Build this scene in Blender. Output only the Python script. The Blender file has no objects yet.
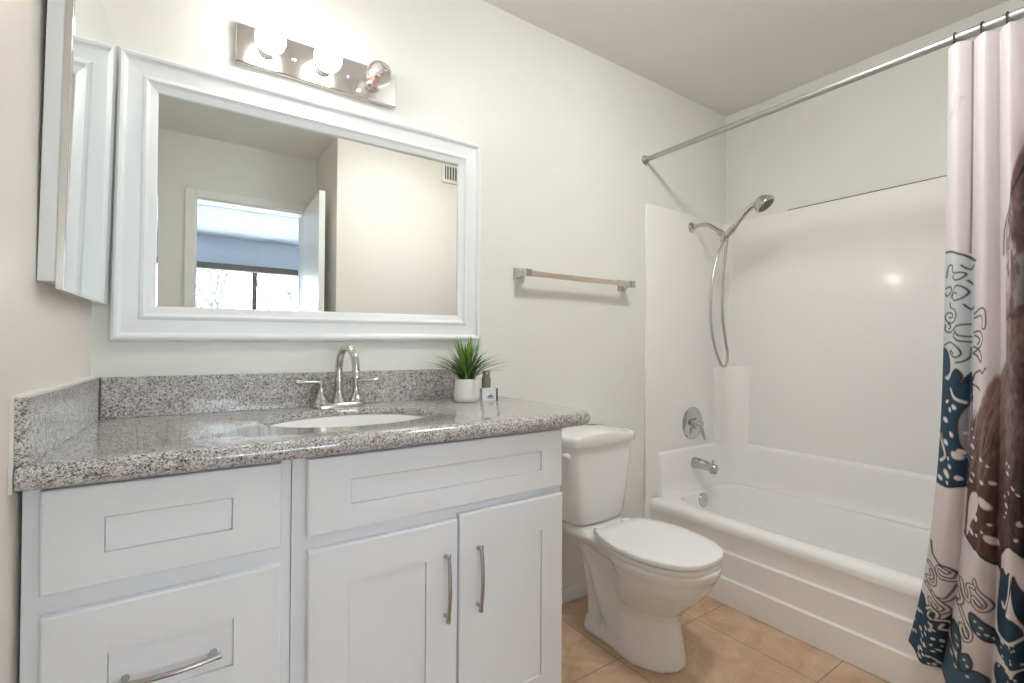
import bpy, bmesh, math, random
import numpy as np
from mathutils import Vector, Matrix, noise

# ------------------------------------------------------------------ camera, world, lights, exposure
SC = bpy.context.scene
COL = SC.collection
R = math.radians

def make_camera():
    f, yaw, pitch, roll = 488.2735, R(34.7751), R(0.582), R(0.3429)
    fw = Vector((math.sin(yaw) * math.cos(pitch), math.cos(yaw) * math.cos(pitch), math.sin(pitch)))
    r = Vector((math.cos(yaw), -math.sin(yaw), 0))
    up = r.cross(fw)
    r2 = math.cos(roll) * r + math.sin(roll) * up
    u2 = -math.sin(roll) * r + math.cos(roll) * up
    cam = bpy.data.cameras.new('camera')
    o = bpy.data.objects.new('camera', cam)
    COL.objects.link(o)
    m = Matrix((r2, u2, -fw)).transposed().to_4x4()
    m.translation = Vector((0.1683, -1.6092, 1.1027))
    o.matrix_world = m
    cam.sensor_width = 36.0
    cam.lens = f / 1024 * 36.0
    cam.clip_start = 0.01
    SC.camera = o
make_camera()

WORLD_STRENGTH = 85.0
BULB_STRENGTH = 21.0
FILL_STRENGTH = 48.0  # unseen ceiling fill lamp, added for brightness
EXPOSURE = 0.42

SC.view_settings.view_transform = 'Standard'
SC.view_settings.look = 'None'
SC.view_settings.gamma = 1
SC.view_settings.use_curve_mapping = False
SC.view_settings.exposure = EXPOSURE
SC.cycles.use_denoising = True
SC.cycles.max_bounces = 14
SC.cycles.diffuse_bounces = 8
SC.cycles.glossy_bounces = 6
SC.cycles.sample_clamp_indirect = 6.0

W = bpy.data.worlds.new('overcast_sky')
SC.world = W
W.use_nodes = True
bg = W.node_tree.nodes['Background']
bg.inputs[0].default_value = (0.84, 0.93, 1.0, 1)
bg.inputs[1].default_value = WORLD_STRENGTH

def window_portal():
    l = bpy.data.lights.new('window_daylight_portal', 'AREA')
    l.shape = 'RECTANGLE'
    l.size, l.size_y = 2.9, 1.15
    l.cycles.is_portal = True
    o = bpy.data.objects.new('window_daylight_portal', l)
    COL.objects.link(o)
    o.location = (1.0, -5.6, 1.5)
    o.rotation_euler = (R(90), 0, 0)
    # area lights shine along local -Z: turn it to face +Y, into the bedroom
    o.rotation_euler = (R(90), 0, R(180))
window_portal()

# ------------------------------------------------------------------ materials
MATS = {}
def nmat(name, color=(.8, .8, .8), rough=.5, metal=0.0, coat=0.0, trans=0.0, ior=1.45, emit=None, estr=0.0, spec=.5):
    m = bpy.data.materials.new(name)
    m.use_nodes = True
    b = m.node_tree.nodes['Principled BSDF']
    b.inputs['Base Color'].default_value = (*color, 1)
    b.inputs['Roughness'].default_value = rough
    b.inputs['Metallic'].default_value = metal
    b.inputs['Coat Weight'].default_value = coat
    b.inputs['Coat Roughness'].default_value = .06
    b.inputs['Transmission Weight'].default_value = trans
    b.inputs['IOR'].default_value = ior
    b.inputs['Specular IOR Level'].default_value = spec
    if emit:
        b.inputs['Emission Color'].default_value = (*emit, 1)
        b.inputs['Emission Strength'].default_value = estr
    MATS[name] = m
    return m
def N(m, t, **kw):
    n = m.node_tree.nodes.new(t)
    for k, v in kw.items():
        setattr(n, k, v)
    return n
def L(m, a, b):
    m.node_tree.links.new(a, b)
def P(m):
    return m.node_tree.nodes['Principled BSDF']
def objcoord(m):
    g = N(m, 'ShaderNodeTexCoord')
    return g.outputs['Object']
def bump_noise(m, scale, strength, dist=.002, detail=3):
    c = objcoord(m)
    n = N(m, 'ShaderNodeTexNoise')
    n.inputs['Scale'].default_value = scale
    n.inputs['Detail'].default_value = detail
    L(m, c, n.inputs['Vector'])
    b = N(m, 'ShaderNodeBump')
    b.inputs['Strength'].default_value = strength
    b.inputs['Distance'].default_value = dist
    L(m, n.outputs['Fac'], b.inputs['Height'])
    L(m, b.outputs['Normal'], P(m).inputs['Normal'])
def mottled(m, c1, c2, scale, detail=4):
    c = objcoord(m)
    n = N(m, 'ShaderNodeTexNoise')
    n.inputs['Scale'].default_value = scale
    n.inputs['Detail'].default_value = detail
    L(m, c, n.inputs['Vector'])
    r = N(m, 'ShaderNodeValToRGB')
    r.color_ramp.elements[0].position = .3
    r.color_ramp.elements[1].position = .7
    r.color_ramp.elements[0].color = (*c1, 1)
    r.color_ramp.elements[1].color = (*c2, 1)
    L(m, n.outputs['Fac'], r.inputs['Fac'])
    L(m, r.outputs['Color'], P(m).inputs['Base Color'])
    return r

wall_paint = nmat('wall_paint', (.80, .80, .76), .38, spec=.4)
mottled(wall_paint, (.78, .79, .755), (.80, .81, .78), 2.5)
bump_noise(wall_paint, 90, .10, .002)
bulb_lit_paint = nmat('bulb_lit_wall_paint', (.80, .77, .70), .38, spec=.4)  # same wall paint, with warm bulb light put into its colour
mottled(bulb_lit_paint, (.775, .73, .665), (.80, .76, .70), 2.5)
bump_noise(bulb_lit_paint, 90, .12, .002)
ceil_paint = nmat('ceiling_paint', (.80, .785, .76), .7)
bump_noise(ceil_paint, 60, .12, .003)
bed_paint = nmat('bedroom_paint', (.66, .70, .76), .6)
bump_noise(bed_paint, 60, .08, .002)
carpet = nmat('bedroom_carpet', (.50, .46, .40), .95)
bump_noise(carpet, 400, .6, .004)
trim_white = nmat('trim_white', (.84, .85, .85), .3)
bump_noise(trim_white, 40, .03, .001)
cab_white = nmat('cabinet_white', (.80, .825, .865), .28, spec=.5)
bump_noise(cab_white, 35, .035, .001)
frame_white = nmat('frame_white', (.82, .85, .87), .3)
bump_noise(frame_white, 30, .03, .001)
porcelain = nmat('porcelain', (.85, .855, .86), .09, coat=.3)
seat_white = nmat('seat_white', (.86, .865, .87), .22)
acrylic = nmat('tub_acrylic', (.90, .90, .90), .14, coat=.2)
bump_noise(acrylic, 6, .03, .004)
chrome = nmat('chrome', (.60, .60, .60), .08, 1.0)
nickel = nmat('brushed_nickel', (.56, .545, .52), .19, 1.0)
bump_noise(nickel, 120, .04, .001)
rod_metal = nmat('rod_metal', (.46, .46, .455), .46, 1.0)
pull_metal = nmat('pull_metal', (.46, .46, .47), .25, 1.0)
bar_metal = nmat('bar_warm_sheen', (.80, .69, .58), .3, 1.0)  # chrome bar, its warm reflections put into the metal colour
dark_metal = nmat('dark_metal', (.12, .12, .12), .3, 1.0)
plate_metal = nmat('backplate_metal', (.72, .70, .69), .2, 1.0)
bump_noise(plate_metal, 25, .06, .002)
steel_edge = nmat('steel_edge', (.80, .79, .78), .18, 1.0)
mirror_mat = nmat('mirror_silver', (.90, .935, .93), .0, 1.0)
glass_clear = nmat('clear_glass', (1, 1, 1), .0, trans=1.0, ior=1.45)
window_glass = nmat('window_glass', (1, 1, 1), .0, trans=1.0, ior=1.02)
bulb_glow = nmat('lit_bulb', (1, 1, 1), .3, emit=(1, .95, .87), estr=BULB_STRENGTH)
filament = nmat('filament', (.55, .38, .30), .4, .6)
hose_metal = nmat('hose_metal', (.54, .535, .52), .28, 1.0)
rubber_dark = nmat('dark_grey_rubber', (.13, .13, .13), .5)
caulk = nmat('caulk', (.85, .84, .80), .6)
pot_white = nmat('pot_white', (.82, .82, .80), .45)
mottled(pot_white, (.80, .80, .785), (.86, .86, .85), 60)
soil = nmat('soil', (.05, .04, .03), .9)
box_white = nmat('box_white', (.82, .83, .84), .5)
box_dark = nmat('box_dark', (.035, .035, .045), .45)
ink_blue = nmat('ink_blue', (.10, .16, .26), .5)
bronze = nmat('window_bronze', (.16, .14, .11), .45, .2)
bark = nmat('bark', (.009, .0085, .006), .9)
foliage = nmat('tree_leaf', (.012, .013, .007), .8)
grass_m = nmat('yard_ground', (.16, .155, .15), .9)
leafm = nmat('grass_leaf', (.06, .17, .03), .4)
leaf_l = nmat('grass_leaf_light', (.20, .34, .06), .4)
vent_white = nmat('vent_white', (.80, .78, .72), .4)
vent_shade = nmat('vent_shade', (.08, .075, .07), .8)  # dark tone paints the shade inside the duct
fill_dome_m = nmat('fill_dome', (.9, .9, .88), .4, emit=(1, 1, .98), estr=FILL_STRENGTH)  # glow of the added fill lamp

# leaf colour varies along each blade
for m, a, b in ((leafm, (.006, .032, .006), (.060, .17, .022)), (leaf_l, (.05, .14, .02), (.22, .36, .07))):
    c = objcoord(m)
    s = N(m, 'ShaderNodeSeparateXYZ'); L(m, c, s.inputs[0])
    r = N(m, 'ShaderNodeMapRange'); r.inputs[1].default_value = .06; r.inputs[2].default_value = .19
    L(m, s.outputs['Z'], r.inputs[0])
    mx = N(m, 'ShaderNodeMix', data_type='RGBA')
    mx.inputs[6].default_value = (*a, 1); mx.inputs[7].default_value = (*b, 1)
    L(m, r.outputs[0], mx.inputs[0]); L(m, mx.outputs[2], P(m).inputs['Base Color'])

# granite: grains of mixed colour
def granite_mat():
    m = nmat('granite', (.4, .39, .38), .09, coat=.25, spec=.6)
    c = objcoord(m)
    warp = N(m, 'ShaderNodeTexNoise'); warp.inputs['Scale'].default_value = 90; L(m, c, warp.inputs['Vector'])
    add = N(m, 'ShaderNodeMixRGB'); add.blend_type = 'LINEAR_LIGHT'; add.inputs[0].default_value = .008
    L(m, c, add.inputs[1]); L(m, warp.outputs['Color'], add.inputs[2])
    v = N(m, 'ShaderNodeTexVoronoi'); v.inputs['Scale'].default_value = 470
    L(m, add.outputs[0], v.inputs['Vector'])
    sep = N(m, 'ShaderNodeSeparateColor'); L(m, v.outputs['Color'], sep.inputs[0])
    big = N(m, 'ShaderNodeTexNoise'); big.inputs['Scale'].default_value = 45; big.inputs['Detail'].default_value = 3
    L(m, c, big.inputs['Vector'])
    mad = N(m, 'ShaderNodeMath', operation='MULTIPLY_ADD'); mad.inputs[1].default_value = .5; mad.inputs[2].default_value = -.25
    L(m, big.outputs['Fac'], mad.inputs[0])
    ad2 = N(m, 'ShaderNodeMath', operation='ADD'); L(m, sep.outputs[0], ad2.inputs[0]); L(m, mad.outputs[0], ad2.inputs[1])
    r = N(m, 'ShaderNodeValToRGB')
    cr = r.color_ramp; cr.interpolation = 'LINEAR'
    while len(cr.elements) < 6: cr.elements.new(.5)
    for e, (p, col) in zip(cr.elements, ((0, (.04, .038, .038)), (.15, (.11, .106, .104)), (.30, (.28, .27, .265)),
                                         (.55, (.45, .435, .425)), (.75, (.58, .565, .56)), (1, (.72, .715, .715)))):
        e.position = p; e.color = (*col, 1)
    L(m, ad2.outputs[0], r.inputs['Fac'])
    tint = N(m, 'ShaderNodeMix', data_type='RGBA'); tint.blend_type = 'MULTIPLY'
    n2 = N(m, 'ShaderNodeMapRange'); n2.inputs[1].default_value = .55; n2.inputs[2].default_value = .9; n2.inputs[4].default_value = .5
    L(m, sep.outputs[1], n2.inputs[0]); L(m, n2.outputs[0], tint.inputs[0])
    L(m, r.outputs['Color'], tint.inputs[6]); tint.inputs[7].default_value = (1.0, .90, .84, 1)
    L(m, tint.outputs[2], P(m).inputs['Base Color'])
    return m
granite = granite_mat()

def tile_mat():
    m = nmat('floor_tile', (.5, .33, .2), .32, spec=.4)
    c = objcoord(m)
    mp = N(m, 'ShaderNodeMapping'); mp.inputs['Location'].default_value = (-1.927 + .455 * 6, .40 + .455 * 6, 0)
    L(m, c, mp.inputs['Vector'])
    b = N(m, 'ShaderNodeTexBrick'); b.offset = 0.0; b.squash = 1.0
    b.inputs['Scale'].default_value = 1.0
    b.inputs['Mortar Size'].default_value = .0022
    b.inputs['Mortar Smooth'].default_value = .15
    b.inputs['Brick Width'].default_value = .455
    b.inputs['Row Height'].default_value = .455
    b.inputs['Color1'].default_value = (1, 1, 1, 1); b.inputs['Color2'].default_value = (.86, .86, .86, 1)
    L(m, mp.outputs[0], b.inputs['Vector'])
    n1 = N(m, 'ShaderNodeTexNoise'); n1.inputs['Scale'].default_value = 7; n1.inputs['Detail'].default_value = 8
    n1.inputs['Roughness'].default_value = .68; n1.inputs['Distortion'].default_value = .8
    L(m, c, n1.inputs['Vector'])
    r = N(m, 'ShaderNodeValToRGB')
    cr = r.color_ramp
    while len(cr.elements) < 4: cr.elements.new(.5)
    for e, (p, col) in zip(cr.elements, ((.25, (.42, .27, .165)), (.45, (.56, .385, .255)), (.6, (.66, .485, .345)), (.78, (.78, .63, .49)))):
        e.position = p; e.color = (*col, 1)
    L(m, n1.outputs['Fac'], r.inputs['Fac'])
    mul = N(m, 'ShaderNodeMix', data_type='RGBA'); mul.blend_type = 'MULTIPLY'; mul.inputs[0].default_value = .6
    L(m, r.outputs['Color'], mul.inputs[6]); L(m, b.outputs['Color'], mul.inputs[7])
    g = N(m, 'ShaderNodeMix', data_type='RGBA')
    L(m, b.outputs['Fac'], g.inputs[0]); L(m, mul.outputs[2], g.inputs[6]); g.inputs[7].default_value = (.32, .215, .145, 1)
    L(m, g.outputs[2], P(m).inputs['Base Color'])
    bp = N(m, 'ShaderNodeBump'); bp.inputs['Strength'].default_value = .5; bp.inputs['Distance'].default_value = .002; bp.invert = True
    L(m, b.outputs['Fac'], bp.inputs['Height']); L(m, bp.outputs['Normal'], P(m).inputs['Normal'])
    return m
tile = tile_mat()

def curtain_mat():
    m = nmat('printed_cloth', (.8, .77, .78), .75)
    a = N(m, 'ShaderNodeAttribute'); a.attribute_name = 'print'
    L(m, a.outputs['Color'], P(m).inputs['Base Color'])
    c = objcoord(m)
    w = N(m, 'ShaderNodeTexNoise'); w.inputs['Scale'].default_value = 60; L(m, c, w.inputs['Vector'])
    bp = N(m, 'ShaderNodeBump'); bp.inputs['Strength'].default_value = .15; bp.inputs['Distance'].default_value = .002
    L(m, w.outputs['Fac'], bp.inputs['Height']); L(m, bp.outputs['Normal'], P(m).inputs['Normal'])
    return m
printed = curtain_mat()

# ------------------------------------------------------------------ helpers
def empty(name, label, cat, loc=(0, 0, 0), group=None):
    o = bpy.data.objects.new(name, None)
    o.empty_display_size = .05
    COL.objects.link(o)
    o.location = loc
    o['label'] = label; o['category'] = cat
    if group: o['group'] = group
    return o

def tag(o, label, cat, group=None):
    o['label'] = label; o['category'] = cat
    if group: o['group'] = group
    return o

def worldloc(o):
    v = Vector((0, 0, 0))
    while o:
        v = v + o.location
        o = o.parent
    return v

def obj(name, bm, mat, parent=None, smooth=40, origin=None, label=None):
    """links a bmesh built in room coordinates as one object"""
    off = worldloc(parent) if parent else Vector(origin or (0, 0, 0))
    bmesh.ops.translate(bm, verts=bm.verts, vec=-off)
    bmesh.ops.recalc_face_normals(bm, faces=bm.faces)
    me = bpy.data.meshes.new(name)
    bm.to_mesh(me); bm.free()
    o = bpy.data.objects.new(name, me)
    COL.objects.link(o)
    if parent: o.parent = parent
    else: o.location = off
    for mm in (mat if isinstance(mat, (list, tuple)) else [mat]):
        me.materials.append(mm)
    if smooth:
        for p in me.polygons: p.use_smooth = True
        me.set_sharp_from_angle(angle=R(smooth))
    if label: o['label'] = label
    return o

def struct(name, bm, mat, label=None, smooth=0):
    o = obj(name, bm, mat, smooth=smooth)
    o['kind'] = 'structure'
    if label: o['label'] = label; o['category'] = name.split('_')[0]
    return o

def BM(): return bmesh.new()

def box(bm, x0, x1, y0, y1, z0, z1, bev=0, seg=2, mi=0):
    g = bmesh.ops.create_cube(bm, size=1)
    vs = g['verts']
    for v in vs:
        v.co = Vector(((x0 + x1) / 2 + v.co.x * (x1 - x0), (y0 + y1) / 2 + v.co.y * (y1 - y0), (z0 + z1) / 2 + v.co.z * (z1 - z0)))
    if bev:
        es = list({e for v in vs for e in v.link_edges})
        r = bmesh.ops.bevel(bm, geom=es, offset=bev, segments=seg, profile=.5, affect='EDGES')
        fs = r['faces']
    if mi:
        for v in vs:
            if v.is_valid:
                for f in v.link_faces: f.material_index = mi
    return vs

def loft(bm, rings, cap0=True, cap1=True, closed=True, mi=0):
    """rings: lists of points, same length"""
    rv = [[bm.verts.new(Vector(p)) for p in r] for r in rings]
    n = len(rv[0])
    for a, b in zip(rv, rv[1:]):
        for i in range(n if closed else n - 1):
            j = (i + 1) % n
            f = bm.faces.new((a[i], a[j], b[j], b[i])); f.material_index = mi
    if cap0: f = bm.faces.new(list(reversed(rv[0]))); f.material_index = mi
    if cap1: f = bm.faces.new(rv[-1]); f.material_index = mi
    return rv

def tube(bm, pts, rad, n=12, caps=True, mi=0, flat=None):
    pts = [Vector(p) for p in pts]
    rads = rad if isinstance(rad, (list, tuple)) else [rad] * len(pts)
    rings = []
    t0 = (pts[1] - pts[0]).normalized()
    ref = Vector((0, 0, 1)) if abs(t0.z) < .9 else Vector((1, 0, 0))
    nrm = (ref - t0 * ref.dot(t0)).normalized()
    for i, p in enumerate(pts):
        a = pts[max(0, i - 1)]; b = pts[min(len(pts) - 1, i + 1)]
        t = (b - a).normalized()
        nrm = (nrm - t * nrm.dot(t)).normalized()
        bi = t.cross(nrm)
        fa, fb = flat or (1, 1)
        rings.append([p + (nrm * math.cos(2 * math.pi * k / n) * fa + bi * math.sin(2 * math.pi * k / n) * fb) * rads[i] for k in range(n)])
    loft(bm, rings, caps, caps, mi=mi)

def spline(pts, sub=8, closed=False):
    P_ = [Vector(p) for p in pts]
    out = []
    n = len(P_)
    segs = n if closed else n - 1
    for i in range(segs):
        if closed:
            p0, p1, p2, p3 = P_[(i - 1) % n], P_[i], P_[(i + 1) % n], P_[(i + 2) % n]
        else:
            p0, p1, p2, p3 = P_[max(0, i - 1)], P_[i], P_[i + 1], P_[min(n - 1, i + 2)]
        for k in range(sub):
            t = k / sub
            out.append(.5 * ((2 * p1) + (-p0 + p2) * t + (2 * p0 - 5 * p1 + 4 * p2 - p3) * t * t + (-p0 + 3 * p1 - 3 * p2 + p3) * t ** 3))
    if not closed: out.append(P_[-1])
    return out

def lathe(bm, prof, c, axis='z', n=32, mi=0):
    """prof: (radius, along) pairs; axis 'z','-y','x' ..."""
    ax = {'z': (Vector((1, 0, 0)), Vector((0, 1, 0)), Vector((0, 0, 1))),
          '-y': (Vector((1, 0, 0)), Vector((0, 0, 1)), Vector((0, -1, 0))),
          'x': (Vector((0, 1, 0)), Vector((0, 0, 1)), Vector((1, 0, 0)))}.get(axis) if isinstance(axis, str) else None
    if ax is None:
        w = Vector(axis).normalized()
        u = w.orthogonal().normalized(); v = w.cross(u)
        ax = (u, v, w)
    u, v, w = ax
    c = Vector(c)
    rings = []
    for r, h in prof:
        rr = max(r, 1e-5)
        rings.append([c + w * h + (u * math.cos(2 * math.pi * k / n) + v * math.sin(2 * math.pi * k / n)) * rr for k in range(n)])
    loft(bm, rings, True, True, mi=mi)

def tilt(bm):
    """things on the left wall follow its small out-of-square angle"""
    for v in bm.verts: v.co.x += .06 * v.co.y
    return bm

def sgn(v): return -1 if v < 0 else 1
def superell(cx, cy, hx, hy, e, n=64):
    pts = []
    for k in range(n):
        a = 2 * math.pi * (k + .5) / n
        c, s = math.cos(a), math.sin(a)
        pts.append((cx + hx * sgn(c) * abs(c) ** (2 / e), cy + hy * sgn(s) * abs(s) ** (2 / e)))
    return pts

# ------------------------------------------------------------------ the room
YD = -2.12          # wall with the door
YE = -1.575         # end wall of the tub alcove
b = BM(); box(b, -.25, 2.95, -2.3, .15, -.12, 0); struct('floor', b, tile)
b = BM(); box(b, -.25, 2.95, -2.24, .15, 2.44, 2.56); struct('ceiling', b, ceil_paint)
b = BM(); box(b, -.25, 2.95, 0, .12, 0, 2.44); struct('wall_back', b, wall_paint)
b = BM(); box(b, 2.786, 2.92, -2.24, 0, 0, 2.44); struct('wall_right', b, wall_paint)
b = BM(); box(b, -.13, 0, YD - .02, 0, 0, 2.44); tilt(b); struct('wall_left', b, bulb_lit_paint)
b = BM(); box(b, 1.014, 2.786, -2.24, YE, 0, 2.44); struct('wall_front', b, bulb_lit_paint)
b = BM(); box(b, -.25, .279, -2.24, YD, 0, 2.44); box(b, .93, 1.014, -2.24, YD, 0, 2.44); box(b, .279, .93, -2.24, YD, 2.045, 2.44)
struct('wall_doorway', b, wall_paint)
# door casing and jamb
b = BM()
box(b, .222, .279, YD, YD + .016, 0, 2.10, .004); box(b, .93, .985, YD, YD + .016, 0, 2.10, .004); box(b, .279, .93, YD, YD + .016, 2.045, 2.10, .004)
box(b, .279, .287, -2.24, YD, 0, 2.045); box(b, .288, .93, -2.24, YD, 2.036, 2.045)
struct('trim_1', b, trim_white)
d1 = empty('door_1', 'white slab door standing open against the return wall, seen in the mirror', 'door', (.90, -2.10, 0))
d1['kind'] = 'structure'
b = BM(); loft(b, [[(.924, -2.10, z), (.959, -2.10, z), (.927, -1.515, z), (.892, -1.515, z)] for z in (.012, 2.05)]); obj('door_slab', b, trim_white, d1, smooth=0)
b = BM(); lathe(b, ((.028, 0), (.028, .006), (.011, .01), (.011, .035), (.026, .045), (.028, .058), (.018, .068), (0, .07)), (.892, -1.575, .96), (-1, 0, 0), 20)
obj('door_knob', b, nickel, d1)
# baseboards
b = BM(); box(b, 1.17, 2.075, -.012, 0, 0, .064, .004); struct('baseboard_back', b, trim_white)
# air vent on the end wall
v = empty('air_vent', 'white ceiling-height air vent with vertical slats, seen in the wall mirror', 'vent', (1.85, YE, 2.36))
b = BM()
box(b, 1.744, 1.768, YE, YE + .010, 2.285, 2.432, .002); box(b, 1.942, 1.966, YE, YE + .010, 2.285, 2.432, .002)
box(b, 1.768, 1.942, YE, YE + .010, 2.285, 2.310, .002); box(b, 1.768, 1.942, YE, YE + .010, 2.407, 2.432, .002)
obj('frame', b, vent_white, v, smooth=0)
b = BM(); box(b, 1.768, 1.942, YE, YE + .002, 2.31, 2.407); obj('duct_shade', b, vent_shade, v, smooth=0, label='flat dark panel painted as the shade behind the slats')
for k in range(8):
    b = BM(); x = 1.779 + k * .0217
    box(b, x, x + .007, YE + .001, YE + .009, 2.31, 2.407, .001); obj('slat', b, vent_white, v, smooth=0)

# ------------------------------------------------------------------ bedroom seen through the door in the mirror
BX0, BX1, BY = -1.6, 3.4, -5.46
b = BM(); box(b, BX0 - .1, BX1 + .1, BY - .15, -2.3, -.12, -.005); struct('floor_bedroom', b, carpet)
b = BM(); box(b, BX0 - .1, BX1 + .1, BY - .15, -2.24, 2.44, 2.56); struct('ceiling_bedroom', b, bed_paint)
b = BM(); box(b, BX0 - .1, BX0, BY, -2.24, 0, 2.44); struct('wall_bedroom_left', b, bed_paint)
b = BM(); box(b, BX1, BX1 + .1, BY, -2.24, 0, 2.44); struct('wall_bedroom_right', b, bed_paint)
b = BM(); box(b, BX0, -.25, -2.30, -2.24, 0, 2.44); box(b, 1.0, BX1, -2.30, -2.24, 0, 2.44); box(b, -.25, .279, -2.30, -2.24, 0, 2.44)
box(b, .93, 1.0, -2.30, -2.24, 0, 2.44); box(b, .279, .93, -2.30, -2.24, 2.045, 2.44)
struct('wall_bedroom_near', b, bed_paint)
WX0, WX1, WZ0, WZ1 = -.45, 2.45, .95, 2.07
b = BM(); box(b, BX0, WX0, BY - .15, BY, 0, 2.44); box(b, WX1, BX1, BY - .15, BY, 0, 2.44)
box(b, WX0, WX1, BY - .15, BY, 0, WZ0); box(b, WX0, WX1, BY - .15, BY, WZ1, 2.44)
struct('wall_bedroom_window', b, bed_paint)
w1 = empty('window_1', 'wide bronze framed bedroom window with bare trees outside, seen in the mirror', 'window', (1, BY - .07, WZ0))
w1['kind'] = 'structure'
b = BM()
yw0, yw1 = BY - .10, BY - .05
box(b, WX0, WX0 + .04, yw0, yw1, WZ0, WZ1); box(b, WX1 - .04, WX1, yw0, yw1, WZ0, WZ1)
box(b, WX0 + .04, WX1 - .04, yw0, yw1, WZ0, WZ0 + .04); box(b, WX0 + .04, WX1 - .04, yw0, yw1, WZ1 - .04, WZ1)
box(b, 1.005, 1.06, yw0, yw1, WZ0 + .04, WZ1 - .04)
obj('window_frame', b, bronze, w1, smooth=0)
b = BM(); box(b, WX0 + .04, 1.005, yw0 + .02, yw0 + .024, WZ0 + .04, WZ1 - .04); obj('pane', b, window_glass, w1, smooth=0)
b = BM(); box(b, 1.06, WX1 - .04, yw0 + .02, yw0 + .024, WZ0 + .04, WZ1 - .04); obj('pane', b, window_glass, w1, smooth=0)
b = BM(); box(b, WX0 - .06, WX1 + .06, BY, BY + .07, 2.03, 2.108, .004)
tag(obj('blind_headrail', b, bronze, smooth=0, origin=(1, BY, 2.07)), 'dark brown blind headrail across the top of the bedroom window', 'blind')
# outdoors beyond the window
b = BM(); box(b, -14, 16, -30, BY - .15, -.5, -.3); struct('ground', b, grass_m)
def tree(x, y, h, seed, label):
    rnd = random.Random(seed)
    root = empty('bare_tree', label, 'tree', (x, y, -.3), 'thin trees outside the bedroom window')
    bt = BM(); tips = []
    def grow(p, d, length, r, depth):
        q = p + d * length
        mid = (p + q) / 2 + Vector((rnd.uniform(-.06, .06), rnd.uniform(-.06, .06), 0)) * length
        tube(bt, [p, mid, q], [r, r * .85, r * .68], 6)
        if depth == 0:
            tips.append(q); return
        for _ in range(3 if depth > 1 else 2):
            nd = (d + Vector((rnd.uniform(-.8, .8), rnd.uniform(-.8, .8), rnd.uniform(-.1, .6)))).normalized()
            grow(q, nd, length * rnd.uniform(.62, .82), r * .62, depth - 1)
    grow(Vector((x, y, -.3)), Vector((.05, 0, 1)).normalized(), h, .055, 4)
    obj('trunk', bt, bark, root)
    bl = BM()
    for t in tips:
        for _ in range(5):
            c = t + Vector((rnd.uniform(-.25, .25), rnd.uniform(-.25, .25), rnd.uniform(-.3, .15)))
            a = Vector((rnd.uniform(-1, 1), rnd.uniform(-1, 1), rnd.uniform(-1, 1))).normalized() * .045
            n_ = a.orthogonal().normalized() * .02
            vs = [bl.verts.new(c + q) for q in (-a, n_, a, -n_)]
            bl.faces.new(vs)
    obj('leaves', bl, foliage, root, smooth=0)
tree(.72, -8.0, 1.25, 3, 'thin grey tree outside the left pane of the bedroom window')
tree(1.95, -8.6, 1.35, 8, 'thin leafy tree outside the right pane of the bedroom window')
tree(.2, -9.4, 1.2, 12, 'farther thin tree at the left edge of the bedroom window')

# ------------------------------------------------------------------ vanity cabinet
VY = -.545
van = empty('vanity_cabinet', 'white shaker vanity cabinet under the granite countertop', 'cabinet', (.53, -.27, 0))
b = BM()
vs = [(-.0245, -.525), (1.084, -.525), (1.084, -.002), (.001, -.002)]
def panel(pts, z0, z1): loft(b, [[(x, y, z0) for x, y in pts], [(x, y, z1) for x, y in pts]])
panel(vs, .10, .118)
panel([(-.0245, -.525), (-.004, -.525), (.017, -.018), (.001, -.002)], .118, .872)
panel([(1.066, -.525), (1.084, -.525), (1.084, -.002), (1.066, -.002)], .118, .872)
panel([(.018, -.014), (1.066, -.014), (1.066, -.002), (.001, -.002)], .118, .872)
panel([(.36, -.525), (.378, -.525), (.378, -.014), (.36, -.014)], .118, .70)
box(b, .0, 1.07, -.46, -.01, 0, .10)
obj('carcass', b, cab_white, van, smooth=0)
def front(bm, x0, x1, z0, z1, rx0, rx1, rz0, rz1, y=VY, th=.019, dep=.005):
    """slab front with a recessed centre panel"""
    def ring(x0, x1, z0, z1, y): return [(x0, y, z0), (x1, y, z0), (x1, y, z1), (x0, y, z1)]
    e = .0035
    loft(bm, [ring(x0, x1, z0, z1, y + th), ring(x0, x1, z0, z1, y + e), ring(x0 + e * .3, x1 - e * .3, z0 + e * .3, z1 - e * .3, y + e * .3),
              ring(x0 + e, x1 - e, z0 + e, z1 - e, y),
              ring(rx0, rx1, rz0, rz1, y), ring(rx0 + .0004, rx1 - .0004, rz0 + .0004, rz1 - .0004, y + .008), ring(rx0 + .0013, rx1 - .0013, rz0 + .0013, rz1 - .0013, y + .008), ring(rx0 + .0017, rx1 - .0017, rz0 + .0017, rz1 - .0017, y + .0035)])
def pull(bm, p0, p1, out=(0, -1, 0), stand=.026, r=.0048):
    """bow handle between two posts"""
    p0, p1, out = Vector(p0), Vector(p1), Vector(out)
    d = (p1 - p0).normalized()
    pts = spline([p0 - d * .010 + out * stand * .82, p0 + out * stand * .92, (p0 * .75 + p1 * .25) + out * stand * 1.12, (p0 + p1) / 2 + out * stand * 1.2,
                  (p0 * .25 + p1 * .75) + out * stand * 1.12, p1 + out * stand * .92, p1 + d * .010 + out * stand * .82], 6)
    n = len(pts)
    tube(bm, pts, [r * (1.25 if i < 5 or i > n - 6 else 1.0) for i in range(n)], 10)
    for p in (p0, p1):
        lathe(bm, ((.0062, 0), (.0062, .003), (.0042, .006), (.0042, stand * .9)), p, out, 12)
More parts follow.
